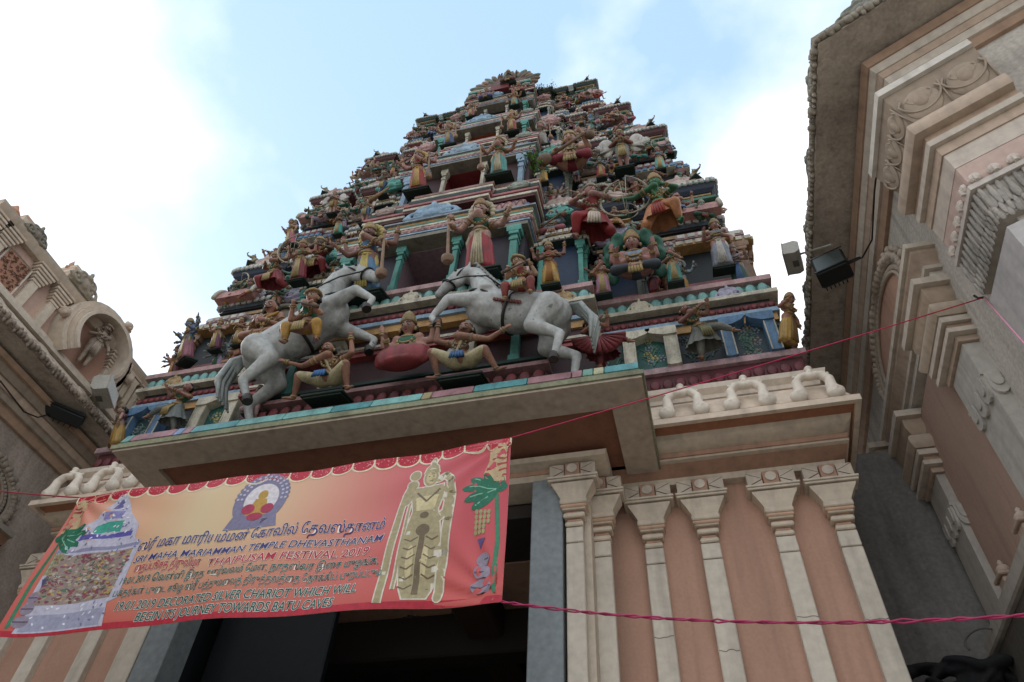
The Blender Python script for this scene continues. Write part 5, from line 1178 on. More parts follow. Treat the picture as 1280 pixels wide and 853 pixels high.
# ------------------------------------------------------------------ large figures, one by one
stat('guardian', 600, 343, 250, 5.74, '#a8323a', 'four armed guardian in a red robe standing right of the lowest big window', top='#2f6a5a', mirror=True, trim='#c9bb9a', k=1.0)
stat('guardian', 456, 371, 279, 5.74, '#5d86ac', 'four armed guardian in a blue robe with round mace, left of the lowest big window', top='#5d86ac', trim='#c8b464')
stat('guardian', 624, 221, 171, 6.42, '#4f9a92', 'four armed guardian in a teal robe right of the second window up', top='#2d6a4c', mirror=True, trim='#c9bb9a')
stat('guardian', 522, 240, 188, 6.42, '#a53a30', 'guardian in a red robe with golden sash left of the second window up', top='#a53a30', trim='#c8a25a')
stat('guardian', 640, 166, 138, 7.02, '#95402f', 'russet robed guardian with broad hips right of the third window up', top='#b0704a', mirror=True)
stat('guardian', 561, 183, 152, 7.02, '#51699c', 'blue robed guardian left of the third window up', top='#6a7f94')
stat('guardian', 643, 133, 114, 7.66, '#4f978a', 'small teal robed guardian right of the fourth window up', top='#8b5a50', mirror=True)
stat('guardian', 589, 147, 128, 7.66, '#a5585c', 'small rose robed guardian left of the fourth window up', top='#8b5a50')
stat('goddess4', 689, 358, 302, 6.18, '#c8a250', 'four armed goddess in a yellow sari and red blouse, right of the horn blowing rider', top='#9a3a34', trim='#a9702f')
stat('goddess4', 372, 352, 300, 6.18, '#8a2f38', 'crimson clad goddess half hidden left of the blue robed guardian', top='#3d6a52')
stat('archer', 742, 306, 232, 6.45, '#a02a2e', 'woman archer in a red dress drawing her bow, below a dark blue eave', top='#a02a2e', trim='#d6c4b0', rz=.25, plinth=False)
stat('archer_man', 832, 292, 219, 6.42, '#cf8a5a', 'green skinned archer in orange dhoti near the right corner under the blue eave', skin='#3f7a54', top='#5c8a5a', mirror=True, rz=-.2, trim='#a83c30', plinth=False)
stat('serpent', 797, 351, 288, 6.45, '#39424a', 'seated goddess in dark dress under a green many headed serpent hood', top='#8fa4b8', plinth=False)
stat('attendant', 755, 369, 325, 6.42, '#c190a4', 'small woman in a pale pink sari left of the serpent hood', top='#b99aa0', skin='#b98068')
stat('attendant', 845, 354, 310, 6.42, '#4f9c90', 'small woman in a teal sari right of the serpent hood', top='#2f6b50', mirror=True)
stat('goddess', 905, 336, 274, 6.62, '#8f93a0', 'goddess in a silver grey sari between brown columns at the right corner', top='#7d8290', trim='#c9c4b8')
stat('dancer', 882, 451, 379, 6.50, '#77786f', 'kicking dancer in grey trousers between yellow and blue pilasters, lowest storey right', top='#3a5a4a', trim='#8a8458', plinth=False)
stat('goddess', 985, 432, 366, 6.62, '#c09a50', 'ochre robed figure at the right end of the lowest painted storey', top='#b08a60', rz=.9, trim='#8a6a3c', plinth=False)
stat('dancer', 214, 542, 480, 6.50, '#7d8580', 'kicking dancer in grey trousers at the left of the lowest painted storey', top='#1f7a5a', mirror=True, trim='#b49a60', plinth=False)
stat('goddess', 146, 560, 505, 6.62, '#b8934a', 'ochre robed figure at the left end of the lowest painted storey', top='#7b4a5a', rz=-.9, trim='#8a6a3c', plinth=False)
r_ = stat('dancer', 754, 462, 394, 6.10, '#8a3a40', 'dancer with a fan pleated maroon skirt beside the tail of the right horse', top='#3a6a6a', trim='#d8c8a8', plinth=False)
for n_, me_, c_ in [fan(0, -.14, .44, .3)]: link(n_, me_, r_, color=c_)
stat('seated', 508, 462, 390, 5.70, '#8e3038', 'crowned woman in green blouse seated behind a red lotus between the two horses', top='#2a6a50', k=1, plinth=False)
lot = MB()
for k in range(7):
    a = pi + .1 + (pi - .2) * k / 6; lot.ell((.26 * cos(a), -.10 + .1 * sin(a), .17), (.12, .07, .17), n=10, m=8)
lot.ell((0, -.12, .05), (.3, .14, .06)); p_ = at(505, 466, Y=5.55); lo = tag(link('lotus_seat', sculpt(lot, 'lotus_seat', M['sculpt'], .02, 2), color='#93363a', loc=p_, scale=(1.0, 1, .9)), 'big red lotus blossom seat between the two rearing horses', 'lotus')
stat('bearer', 578, 474, 404, 5.52, '#cdbf96', 'bare chested bearer in a blue and white loincloth lifting the right horse', trim='#3a6ea5', skin='#a87862')
stat('bearer', 408, 496, 428, 5.52, '#cdbf96', 'bare chested bearer in a blue loincloth lifting the left horse', trim='#3a6ea5', skin='#a87862', mirror=True)
hr_ = horse(716, 462, 5.50, 1.06, True, 0, 'grey rearing horse carrying a horn blower, right of centre')
hl_ = horse(300, 524, 5.50, 1.16, False, 0, 'grey rearing horse left of centre with a bearded rider'); hl_.rotation_euler = (0, -.30, 0)
stat('rider', 652, 364, 322, 5.25, '#9a3f38', 'boyish rider in red coat blowing a horn on the right horse', top='#9a3f38', skin='#c39a80', name='rider_statue')
stat('rider', 384, 418, 366, 5.22, '#c8963c', 'bearded rider in green coat and yellow trousers on the left horse', top='#1f6a50', skin='#b98a74', mirror=True, name='rider_statue')
stat('sage_seated', 333, 432, 376, 6.30, '#b98a3c', 'stout seated sage with raised hands before an oval frame, left wing', skin='#b5806c', plinth=False)
ov = MB(); ov.tube([(.33 * cos(2 * pi * k / 24), 0, .36 * sin(2 * pi * k / 24)) for k in range(25)], .05, 8); ov.ell((0, .04, 0), (.3, .04, .33))
tag(link('oval_frame', ov.mesh('oval_frame', M['sculpt'], True), color='#6f6656', loc=at(347, 400, Y=6.45)), 'oval moulded frame behind the stout seated sage', 'frame')
stat('manyarm', 232, 452, 398, 6.62, '#a86a78', 'blue faced figure in a pink robe stretching many arms at the far left corner', skin='#6a7f9c', top='#a0606e', rz=-.5)
stat('archer_man', 340, 366, 314, 6.42, '#94353a', 'moustached archer in a green breastplate left of centre under the blue eave', top='#24664e', rz=-.1, skin='#a87a66', plinth=False)
stat('archer', 392, 352, 298, 6.40, '#8e2f36', 'dark haired archer in maroon turning left beside the blue robed guardian', top='#8e2f36', skin='#6f5a4c', mirror=True, plinth=False)
stat('namaste', 422, 294, 267, 6.80, '#3fa596', 'woman in a bright turquoise sari on the second storey, left wing', top='#2f6a50')
stat('goddess', 363, 308, 274, 6.95, '#b0606c', 'figure in a rose robe at the left corner of the second storey', top='#a99a80', rz=-.4)
stat('sage', 456, 280, 248, 6.7, '#5c86b0', 'figure in sky blue cloth left of the pink vault', top='#3a6a52', k=1)
stat('goddess', 680, 229, 203, 6.72, '#c89a4c', 'green faced goddess in an ochre sari, second storey, right of the central bay', skin='#4a8a70', top='#7a4a48')
stat('musician', 716, 213, 166, 6.86, '#8e2c3a', 'woman in crimson playing a long lute on the second storey', top='#5a5038', skin='#c09078', plinth=False)
stat('namaste', 752, 223, 197, 6.92, '#b0403c', 'woman in a coral red sari before a dark plate on the second storey, right wing', top='#b0403c', skin='#8a9aa0')
stat('winged', 781, 212, 164, 6.95, '#8a8a80', 'figure with big off white wings on the second storey, right wing', top='#777a72')
stat('goddess', 826, 213, 184, 7.0, '#6fae9e', 'goddess in a pale teal sari near the right corner of the second storey', top='#5b93a8')
stat('winged', 415, 268, 240, 6.95, '#b07c3c', 'figure with cream wings near the left of the second storey', top='#777a72')
stat('guardian', 678, 184, 152, 7.35, '#a8a8a0', 'guardian in white robes just right of the central bay on the third storey', top='#8f8a80', trim='#b9b2a6')
# long horn held upright by the left wing trumpeter
stat('flautist', 478, 245, 214, 6.75, '#3d5a78', 'blue clad trumpeter beside the red robed guardian on the second storey', top='#335a50', skin='#9a7864')
hn = MB().tube([(0, 0, 0), (.36, .0, .42)], [.05, .016], 10); tag(link('long_horn', hn.mesh('long_horn', M['sculpt'], True), color='#a07848', loc=at(461, 252, Y=6.35)), 'long tan trumpet slanting up across the left of the second storey', 'horn')
# ------------------------------------------------------------------ the crowd of smaller figures on the upper storeys
DR = [('rose pink', '#b86f78'), ('brick red', '#a3382f'), ('ochre', '#bb8a3c'), ('teal', '#3c9484'), ('dusty blue', '#5279a8'), ('cream', '#c9bda0'), ('dark green', '#335f4c'), ('maroon', '#6e2b33'), ('grey', '#8d908c'), ('peach', '#cf9a7c'), ('lilac', '#a595ac')]
KN = {'goddess': 'standing goddess', 'goddess4': 'four armed goddess', 'namaste': 'praying woman', 'attendant': 'bare headed attendant', 'sage': 'turbaned man', 'seated': 'cross legged deity', 'lalita': 'deity, one leg dangling', 'sage_seated': 'seated sage', 'dancer': 'dancer', 'archer_man': 'kneeling archer', 'flautist': 'flute player', 'winged': 'winged figure', 'musician': 'lute player', 'manyarm': 'many armed figure', 'guardian': 'guardian with mace', 'serpent': 'deity under a serpent hood', 'bearer': 'squatting bearer'}
ORD = ['', 'first', 'second', 'third', 'fourth', 'fifth', 'sixth', 'seventh', 'eighth', 'ninth', 'tenth', 'eleventh', 'twelfth', 'thirteenth', 'fourteenth', 'fifteenth', 'sixteenth', 'seventeenth', 'eighteenth', 'nineteenth', 'twentieth']
rf_ = random.Random(21)
stand = ['goddess', 'goddess4', 'namaste', 'attendant', 'sage', 'dancer', 'flautist', 'manyarm', 'guardian']
sit = ['seated', 'lalita', 'sage_seated', 'musician', 'seated', 'archer_man', 'bearer']
STOREY = ['', 'lowest windowed storey', 'second windowed storey', 'third windowed storey', 'fourth windowed storey']
def crowd(i, slots, row):
    t = TI[i]; H = t.z1 - t.z0
    for sg in (1, -1):
        side = 'right' if sg > 0 else 'left'
        for n, (u, dy, dz, hh, grp) in enumerate(slots):
            key = rf_.choice(sit if grp == 's' else stand); cn, cc = rf_.choice(DR); c2 = rf_.choice(DR)[1]
            x = XC + sg * (u * t.k + rf_.uniform(-.03, .03)); y = t.Yf + dy * t.k; z = t.z0 + dz * H
            top = FIG[key][1]; hgt = hh * t.k * rf_.uniform(.92, 1.08) * (1 if grp != 's' else .55 / .52)
            if grp == 's' and key in ('archer_man', 'bearer'): hgt *= 1.15
            num = 'outermost' if n == 0 else ORD[n + 1] + ' from the corner'
            lab = f'{cn} {KN[key]}, {STOREY[i]}, {side} {row} row, {num}'
        
            r = spawn(key, (x, y, z + .03), hgt, rf_.uniform(-.3, .3) + sg * .1, colors(cc, c2, skin=rf_.choice(SKINS + ['#b98876', '#8fa0a8', '#6f8f7c', '#c2a79a']), trim=rf_.choice(DR)[1], rnd=rf_, gold=rf_.choice(['#8d7350', '#7b5a48', '#9a8a78', '#a08a5c'])), lab, mirror=rf_.random() < .5, plinth=False)
for i in (2, 3, 4):
    crowd(i, [(4.98, .02, 0, .85, 't'), (4.52, -.10, 0, .92, 't'), (4.22, -.06, 0, .72, 't'), (3.98, -.08, 0, .6, 's'), (3.68, .03, 0, .95, 't'), (3.42, .02, 0, .7, 't'), (3.14, -.08, 0, .85, 't'), (2.86, -.06, 0, .6, 's'), (2.62, .0, 0, .9, 't'), (2.36, -.15, 0, .72, 't'), (2.1, -.25, 0, .85, 't'), (1.85, -.28, 0, .65, 't')], 'lower')
    crowd(i, [(4.88, .06, .48, .5, 's'), (4.45, .0, .58, .5, 's'), (4.15, .02, .52, .5, 's'), (3.85, .05, .50, .65, 't'), (3.52, .10, .44, .75, 't'), (3.22, .02, .58, .45, 's'), (2.9, .05, .56, .5, 's'), (2.6, .10, .44, .75, 't'), (2.3, -.02, .52, .5, 's'), (1.98, -.08, .54, .6, 't')], 'upper')
crowd(1, [(4.55, .1, .60, .5, 's'), (4.2, .05, .62, .5, 's'), (3.62, .05, .0, .8, 't'), (3.52, .12, .44, .7, 't'), (3.1, .05, .62, .5, 's'), (2.58, .02, 0, .85, 't'), (2.45, .0, .50, .6, 's'), (2.0, -.3, .52, .55, 's')], 'side')
crowd(1, [(4.9, .0, 0, .8, 't'), (3.98, -.02, 0, .72, 't'), (3.78, .08, .0, .5, 's')], 'ledge')
stat('goddess4', 268, 438, 398, 6.60, '#7a3f5c', 'four armed goddess in a plum sari before the dark niche at the left corner', top='#3d6a52')
stat('namaste', 296, 432, 398, 6.60, '#b8893c', 'praying woman in a mustard sari right of the plum clad goddess, left corner', top='#7a2f34')
for i in (2, 3, 4):
    t = TI[i]

# corner beasts and roof riders
for i in (1, 2, 3, 4):
    t = TI[i]
    for sg in (1, -1):
        s_ = 'right' if sg > 0 else 'left'
        beast_at((XC + sg * (t.h - .02), t.Yf + .45, t.z0 + .02), .55 * t.k, sg * 1.2, '#75806a', f'rearing trunked beast looking outwards at the {s_} corner of the {STOREY[i]}'.replace('windowed ', ''), 0)
        beast_at((XC + sg * (t.h + .0), t.Yf + 1.3, t.z0 + .02), .6 * t.k, sg * 1.5, '#8a7a62', f'crouching lion beast on the {s_} flank of the {STOREY[i]}'.replace('windowed ', ''), 1)
        beast_at((XC + sg * (t.h - .3), t.Yf + .1, t.z1 + .02), .42 * t.k, sg * .9, '#9a8a6a', f'small trunked beast above the {s_} eave end of the {STOREY[i]}'.replace('windowed ', ''), 0)
stat('seated', 636, 106, 88, 7.8, '#7a5a50', 'dark crowned figure seated at the very top of the tower', top='#3a3a34', skin='#4a4038')
stat('seated', 649, 118, 103, 7.75, '#b0646a', 'pink clad figure seated right of the topmost small opening', skin='#b07a6a')
stat('seated', 608, 126, 110, 7.75, '#5a5f9c', 'figure in deep blue seated left of the topmost small opening')
stat('lalita', 320, 518, 482, 5.9, '#c9a0a0', 'pink clad figure crouching behind the hind legs of the left horse')
# white lotus like statue inside the arched niche of the left building
sp_ = at(112, 452, X=AX + .14); spawn('sage', (AX + .18, NY - .02, 10.14), .95, pi / 2 - .3, dict(skin='#b7a592', dress='#b3a08c', top='#b5a490', trim='#b7a592', gold='#b3a08c', hair='#a89784', plinth='#a89784'), 'unpainted stone coloured figure standing inside the arched niche, upper left', name='niche_statue', plinth=False, tilt=.12)
# ------------------------------------------------------------------ banner
BX0, BX1, BY, BZ0, BZ1 = -6.32, -1.48, 5.02, 4.46, 6.10
BW, BH = BX1 - BX0, BZ1 - BZ0
def bsurf(u, v, off=0.0):
    """u, v in 0..1 on the hanging cloth"""
    x = BX0 + BW * u; z = BZ0 + BH * v
    sag = .045 * sin(pi * u) * (max(v, 0) ** 1.5)
    yy = BY + .035 * sin(u * 9 + v * 2) * (1 - .5 * v) + .018 * sin(u * 23 - v * 5) - .05 * sin(pi * v) * sin(pi * u)
    for (cu, cv) in ((1, 1), (0, 1), (1, 0)):
        d = math.hypot((u - cu) * 3, v - cv); a = math.atan2(v - cv, (u - cu) * 3); yy += .03 * math.exp(-d * 2.2) * sin(a * 16) * min(1, d * 6)
    return Vector((x, yy - off, z - sag - .01 * sin(u * 14) * (1 - min(v, 1)) ** 2 + (.07 * (1 - u) * (1 - v))))
banner = tag(empty('festival_banner', (BX0, BY, BZ0)), 'long red and yellow temple festival banner with blue and red lettering hung across the entrance', 'banner')
bmat = bpy.data.materials.new('banner_cloth'); bmat.use_nodes = True
bn = bmat.node_tree; bs = bn.nodes['Principled BSDF']; bs.inputs['Roughness'].default_value = .42; bs.inputs['Specular IOR Level'].default_value = .4
uvn = bn.nodes.new('ShaderNodeUVMap'); sx = bn.nodes.new('ShaderNodeSeparateXYZ'); bn.links.new(uvn.outputs[0], sx.inputs[0])
r1 = bn.nodes.new('ShaderNodeValToRGB'); els = r1.color_ramp.elements
els[0].position = 0; els[0].color = lin('#c56a60'); els[1].position = 1; els[1].color = lin('#b8424e')
for p, c in ((.10, '#d29a80'), (.22, '#d2a482'), (.36, '#cdb48c'), (.52, '#cda882'), (.68, '#c98372'), (.80, '#c0595c')):
    e = els.new(p); e.color = lin(c)
bn.links.new(sx.outputs['X'], r1.inputs['Fac'])
r2 = bn.nodes.new('ShaderNodeValToRGB'); r2.color_ramp.elements[0].position = .02; r2.color_ramp.elements[0].color = (.95, .95, .95, 1); r2.color_ramp.elements[1].position = .55; r2.color_ramp.elements[1].color = (0, 0, 0, 1)
e = r2.color_ramp.elements.new(.25); e.color = (.5, .5, .5, 1)
bn.links.new(sx.outputs['Y'], r2.inputs['Fac'])
mxx = bn.nodes.new('ShaderNodeMixRGB'); mxx.inputs['Color2'].default_value = lin('#bd5048'); bn.links.new(r2.outputs[0], mxx.inputs['Fac']); bn.links.new(r1.outputs[0], mxx.inputs['Color1']); bn.links.new(mxx.outputs[0], bs.inputs['Base Color'])
flat = paint('banner_print', grime=.0, rough=.45, bump=0)
NU, NV = 130, 44
def cloth(off, name, mat):
    vs = [bsurf(i / NU, j / NV, off) for j in range(NV + 1) for i in range(NU + 1)]
    me = bpy.data.meshes.new(name); me.from_pydata(vs, [], [(j * (NU + 1) + i, j * (NU + 1) + i + 1, (j + 1) * (NU + 1) + i + 1, (j + 1) * (NU + 1) + i) for j in range(NV) for i in range(NU)])
    uv = me.uv_layers.new(name='UVMap')
    for l in me.loops:
        k = l.vertex_index; uv.data[l.index].uv = ((k % (NU + 1)) / NU, (k // (NU + 1)) / NV)
    me.polygons.foreach_set('use_smooth', [True] * len(me.polygons)); me.materials.append(mat); return me
place(link('banner_sheet', cloth(0, 'banner_sheet', bmat)), banner)
place(link('banner_back', cloth(-.004, 'banner_back', flat), color='#c9b9a8'), banner)
ASP = BW / BH
class Pr:
    """flat print: polygons given in banner units (x along 0..ASP, y 0..1), laid onto the cloth"""
    def __init__(s): s.v = []; s.f = []
    def poly(s, pts):
        o = len(s.v); s.v += [tuple(p) for p in pts]; s.f.append(tuple(range(o, o + len(pts)))); return s
    def ell(s, cx, cy, rx, ry, n=20, rot=0):
        return s.poly([(cx + rx * cos(2 * pi * k / n) * cos(rot) - ry * sin(2 * pi * k / n) * sin(rot), cy + rx * cos(2 * pi * k / n) * sin(rot) + ry * sin(2 * pi * k / n) * cos(rot)) for k in range(n)])
    def rect(s, x0, x1, y0, y1): return s.poly([(x0, y0), (x1, y0), (x1, y1), (x0, y1)])
    def line(s, pts, w):
        if w > .009:
            for p in pts[1:-1]: s.ell(p[0], p[1], w, w, 10)
        for (a, b) in zip(pts, pts[1:]):
            d = Vector((b[0] - a[0], b[1] - a[1])); 
            if d.length < 1e-6: continue
            q = Vector((-d.y, d.x)).normalized() * w; s.poly([(a[0] - q.x, a[1] - q.y), (b[0] - q.x, b[1] - q.y), (b[0] + q.x, b[1] + q.y), (a[0] + q.x, a[1] + q.y)])
        return s
    def put(s, name, color, lay, parent=None):
        # cut into small pieces so that the print follows the folds
        bm = bmesh.new(); vv = [bm.verts.new((x, y, 0)) for x, y in s.v]
        for f in s.f:
            try: bm.faces.new([vv[i] for i in f])
            except ValueError: pass
        xs = [v[0] for v in s.v]; ys = [v[1] for v in s.v]; st = .045
        for ax, lo, hi in ((0, min(xs), max(xs)), (1, min(ys), max(ys))):
            k = math.floor(lo / st) + 1
            while k * st < hi:
                no = (1, 0, 0) if ax == 0 else (0, 1, 0); co = (k * st, 0, 0) if ax == 0 else (0, k * st, 0)
                bmesh.ops.bisect_plane(bm, geom=bm.verts[:] + bm.edges[:] + bm.faces[:], plane_co=co, plane_no=no); k += 1
        for v in bm.verts: v.co = bsurf(v.co.x / ASP, v.co.y, .0012 + .0008 * lay)
        me = bpy.data.meshes.new(name); bm.to_mesh(me); bm.free(); me.materials.append(flat)
        me.polygons.foreach_set('use_smooth', [True] * len(me.polygons))
        return place(link(name, me, color=color, kind='stuff' if len(s.f) > 3 else None), parent or banner)
def text_print(body_, x, y, width, size, color, outline, name, bold=0.0, shear=0.0, slope=0.0, lay=3):
    """lettering as real glyph outlines; outline drawn as a slightly fatter copy beneath"""
    for (off, c, ly) in ((bold + outline[1], outline[0], lay), (bold, color, lay + 1)):
        if off == 0 and c is None: continue
        cu = bpy.data.curves.new('t', 'FONT'); cu.body = body_; cu.size = 1; cu.shear = shear; cu.resolution_u = 3; cu.fill_mode = 'BOTH'
        cu.offset = 0
        o = bpy.data.objects.new('t', cu); COL.objects.link(o); dg = bpy.context.evaluated_depsgraph_get()
        me0 = bpy.data.meshes.new_from_object(o.evaluated_get(dg))
        if not me0.vertices: bpy.data.objects.remove(o); continue
        xs = [v.co.x for v in me0.vertices]; x0_, x1_ = min(xs), max(xs); bpy.data.meshes.remove(me0)
        kx = width / (x1_ - x0_)
        cu.offset = off; dg = bpy.context.evaluated_depsgraph_get(); dg.update(); me = bpy.data.meshes.new_from_object(o.evaluated_get(dg)); bpy.data.objects.remove(o)
        bm = bmesh.new(); bm.from_mesh(me)
        for v in bm.verts:
            X_ = x + (v.co.x - x0_) * kx; Y_ = y + v.co.y * size + slope * (v.co.x - x0_) * kx
            v.co = Vector((X_, Y_, 0))
        st = .03; hi = x + width
        k = math.floor(x / st) + 1
        while k * st < hi:
            bmesh.ops.bisect_plane(bm, geom=bm.verts[:] + bm.edges[:] + bm.faces[:], plane_co=(k * st, 0, 0), plane_no=(1, 0, 0)); k += 1
        for v in bm.verts: v.co = bsurf(v.co.x / ASP, v.co.y, .0012 + .0011 * ly)
        bm.to_mesh(me); bm.free(); me.materials.clear(); me.materials.append(flat); me.name = name
        place(link(name, me, color=c), banner)
W_ = '#e6dfd4'
# red scalloped valance
v = Pr(); v.rect(0, ASP, .968, 1.0); n = 21
for k in range(n):
    cx = ASP * (k + .5) / n; r = ASP / n / 2; v.poly([(cx + r * cos(pi + pi * q / 10), .970 + .050 * sin(pi + pi * q / 10)) for q in range(11)])
v.put('valance', '#b02034', 1)
v = Pr()
for k in range(n):
    cx = ASP * (k + .5) / n; r = ASP / n / 2; v.line([(cx + r * cos(pi + pi * q / 10), .970 + .052 * sin(pi + pi * q / 10)) for q in range(11)], .006)
v.line([(ASP * k / n, .96) for k in (0,)] + [(0.001, .96)], .004)
for k in range(n + 1): v.line([(ASP * k / n, .968), (ASP * k / n, 1.0)], .005)
v.put('valance_edge', '#d9cfae', 2)
rr = random.Random(2); v = Pr()
for k in range(420): v.ell(ASP * rr.random(), .945 + .05 * rr.random(), .004, .004, 5)
v.put('valance_dots', '#d98a8c', 3)
Pr().rect(0, ASP, 0, .035).put('lower_edge', '#b02838', 1)
# lettering
PB, RD_, GN = '#3a3570', '#b02b3e', '#1f5a52'
text_print('ஸ்ரீ மகா மாரியம்மன் ேகாவில் ேதவஸ்தானம்', .718, .482, 1.54, .098, PB, (W_, .022), 'lettering_line', bold=.010, shear=.1)
text_print('SRI MAHA MARIAMMAN TEMPLE DHEVASTHANAM', .731, .396, 1.54, .062, PB, (W_, .035), 'lettering_line', bold=.010, shear=.25)
text_print('ைதப்பூசத் திருவிழா', .769, .332, .43, .075, RD_, (W_, .022), 'lettering_line', bold=.006)
text_print('THAIPUSAM FESTIVAL 2019', 1.25, .322, .95, .067, RD_, (W_, .035), 'lettering_line', bold=.010, shear=.15)
text_print('19.01.2019 ெவள்ளி இரத ஊர்வலம் ேமள, நாதஸ்வர இைச முழங்க,', .706, .258, 1.56, .062, GN, (W_, .022), 'lettering_line', bold=.010, shear=.15)
text_print('பக்தர்கள் புைட சூழ ஸ்ரீ பத்துமைலத் திருத்தலத்ைத ேநாக்கிப் புறப்படும்', .696, .186, 1.60, .062, GN, (W_, .022), 'lettering_line', bold=.006)
text_print('19.01.2019 DECORATED SILVER CHARIOT WHICH WILL', .745, .100, 1.43, .070, GN, (W_, .035), 'lettering_line', bold=.014, shear=.22)
text_print('BEGIN ITS JOURNEY TOWARDS BATU CAVES', .895, .030, 1.17, .070, GN, (W_, .035), 'lettering_line', bold=.014, shear=.22)
# silver chariot picture at the left
cx = .40
v = Pr(); v.poly([(cx - .30, .02), (cx + .30, .02), (cx + .27, .16), (cx + .33, .18), (cx + .31, .56), (cx + .24, .60), (cx + .22, .70), (cx + .12, .80), (cx + .06, .90), (cx, .985), (cx - .06, .90), (cx - .12, .80), (cx - .20, .70), (cx - .22, .60), (cx - .30, .56), (cx - .31, .18), (cx - .27, .16)]); v.put('chariot_print', '#b9b6c6', 2)
for (x0, x1, y0, y1, c) in ((-.27, .27, .19, .52, '#94837c'), (-.30, .30, .535, .56, '#8d8aa6'), (-.20, .20, .62, .655, '#5a55a0'), (-.10, .10, .66, .74, '#3f9c88'), (-.07, .07, .76, .82, '#8480b0'), (-.03, .03, .84, .9, '#605a8c'), (-.27, .27, .03, .13, '#9a9aae')):
    Pr().rect(cx + x0, cx + x1, y0, y1).put('chariot_panel', c, 3)
for c in ('#b39a5c', '#8d4a50', '#57705c', '#bdb6aa', '#84485c', '#8a7a74', '#6d4a44', '#a89a84'):
    v = Pr()
    for k in range(60):
        x = cx + rr.uniform(-.27, .27); y = rr.uniform(.2, .51); v.ell(x, y, rr.uniform(.008, .024), rr.uniform(.004, .010), 7, rr.uniform(-.6, .6))
    v.put('flower_print', c, 4)
for c in ('#dcdce6', '#77749a'):
    v = Pr()
    for k in range(70):
        y = rr.uniform(.04, .95); h = .29 if y < .58 else .23 * (1 - (y - .58) / .4); x = cx + rr.uniform(-h, h)
        if .2 < y < .52: continue
        v.ell(x, y, .012, .006, 6, rr.uniform(0, 3))
    v.put('chariot_detail', c, 5)
# oval emblem: seated deity in a silver arch
ex, ey = 1.43, .76
v = Pr(); v.ell(ex, ey, .165, .19, 28); v.poly([(ex - .17, ey - .2), (ex + .17, ey - .2), (ex + .12, ey - .05), (ex - .12, ey - .05)])
for k in range(17): a = pi * k / 16; v.ell(ex + .15 * cos(a), ey + .03 + .19 * sin(a), .022, .022, 8)
v.put('emblem_arch', '#77728c', 2); q_ = Pr(); [q_.ell(ex + r_ * cos(pi * k / 14), ey + .03 + (r_ + .035) * sin(pi * k / 14), .009, .009, 6) for k in range(15) for r_ in (.125, .150)]; q_.put('emblem_beads', '#b9b5c6', 4); Pr().ell(ex, ey + .02, .105, .135, 24).put('emblem_field', '#cfc8ca', 3)
v = Pr(); v.ell(ex, ey + .06, .03, .04); v.poly([(ex - .07, ey - .10), (ex + .07, ey - .10), (ex + .035, ey + .03), (ex - .035, ey + .03)]); v.put('emblem_figure', '#b08a3c', 4)
v = Pr(); v.ell(ex - .06, ey - .05, .04, .04); v.ell(ex + .06, ey - .05, .04, .04); v.ell(ex, ey - .11, .05, .03); v.put('emblem_flowers', '#a32c4a', 5)
# standing golden statue print
gx = 2.49
def gold(e, c, lay, name='statue_print'):
    v = Pr()
    v.ell(gx, .80, .042 + e, .060 + e, 18); v.poly([(gx - .045 - e, .83), (gx + .045 + e, .83), (gx + .034 + e, .88), (gx + .015 + e, .90), (gx + .018 + e, .93), (gx + .006, .955 + e), (gx - .006, .955 + e), (gx - .018 - e, .93), (gx - .015 - e, .90), (gx - .034 - e, .88)])
    v.poly([(gx - .085 - e, .735 + e), (gx + .085 + e, .735 + e), (gx + .095 + e, .66), (gx + .07 + e, .56), (gx - .07 - e, .56), (gx - .095 - e, .66)])
    v.poly([(gx - .07 - e, .57), (gx + .07 + e, .57), (gx + .095 + e, .46), (gx + .115 + e, .30), (gx + .09 + e, .12), (gx + .06 + e, .05 - e), (gx - .06 - e, .05 - e), (gx - .09 - e, .12), (gx - .115 - e, .30), (gx - .095 - e, .46)])
    v.line([(gx + .085, .71), (gx + .125, .62), (gx + .12, .55), (gx + .07, .49)], .020 + e); v.ell(gx + .06, .48, .03 + e, .025 + e); v.line([(gx - .085, .71), (gx - .125, .64), (gx - .12, .68), (gx - .10, .74)], .020 + e); v.ell(gx - .105, .76, .03 + e, .03 + e)
    q = [(gx - .08, .77), (gx - .11, .76), (gx - .135, .70), (gx - .150, .60), (gx - .165, .40), (gx - .19, .03)]; v.line(q, .017 + e)
    q = [(gx + .05, .78), (gx + .09, .80), (gx + .125, .76), (gx + .14, .66), (gx + .135, .5), (gx + .13, .3), (gx + .12, .05)]; v.line(q, .019 + e); [v.ell(x, y, .019 + e, .019 + e, 10) for x, y in q]
    v.line([(gx - .10, .62), (gx - .12, .10)], .006 + e); v.ell(gx - .10, .83, .03 + e, .035 + e)
    v.put(name, c, lay)
gold(.008, '#cfc6b4', 2, 'statue_outline'); gold(0, '#a39672', 3)
v = Pr(); v.line([(gx, .42), (gx, .07)], .016)
for k in range(6):
    for s in (-1, 1): v.line([(gx + s * .022, .40 - k * .055), (gx + s * .06, .375 - k * .055), (gx + s * .095, .39 - k * .055)], .004)
v.line([(gx - .07, .70), (gx, .62), (gx + .07, .70)], .006); v.ell(gx, .44, .04, .035); v.ell(gx, .53, .025, .02)
v.put('statue_detail', '#6f5f48', 5)
v = Pr(); v.ell(gx, .80, .03, .044); v.poly([(gx - .07, .66), (gx + .07, .66), (gx + .05, .56), (gx - .05, .56)]); v.line([(gx - .012, .4), (gx - .012, .1)], .006); v.ell(gx + .03, .25, .02, .1); v.ell(gx - .05, .25, .02, .1); v.put('statue_light', '#c6b78c', 4)
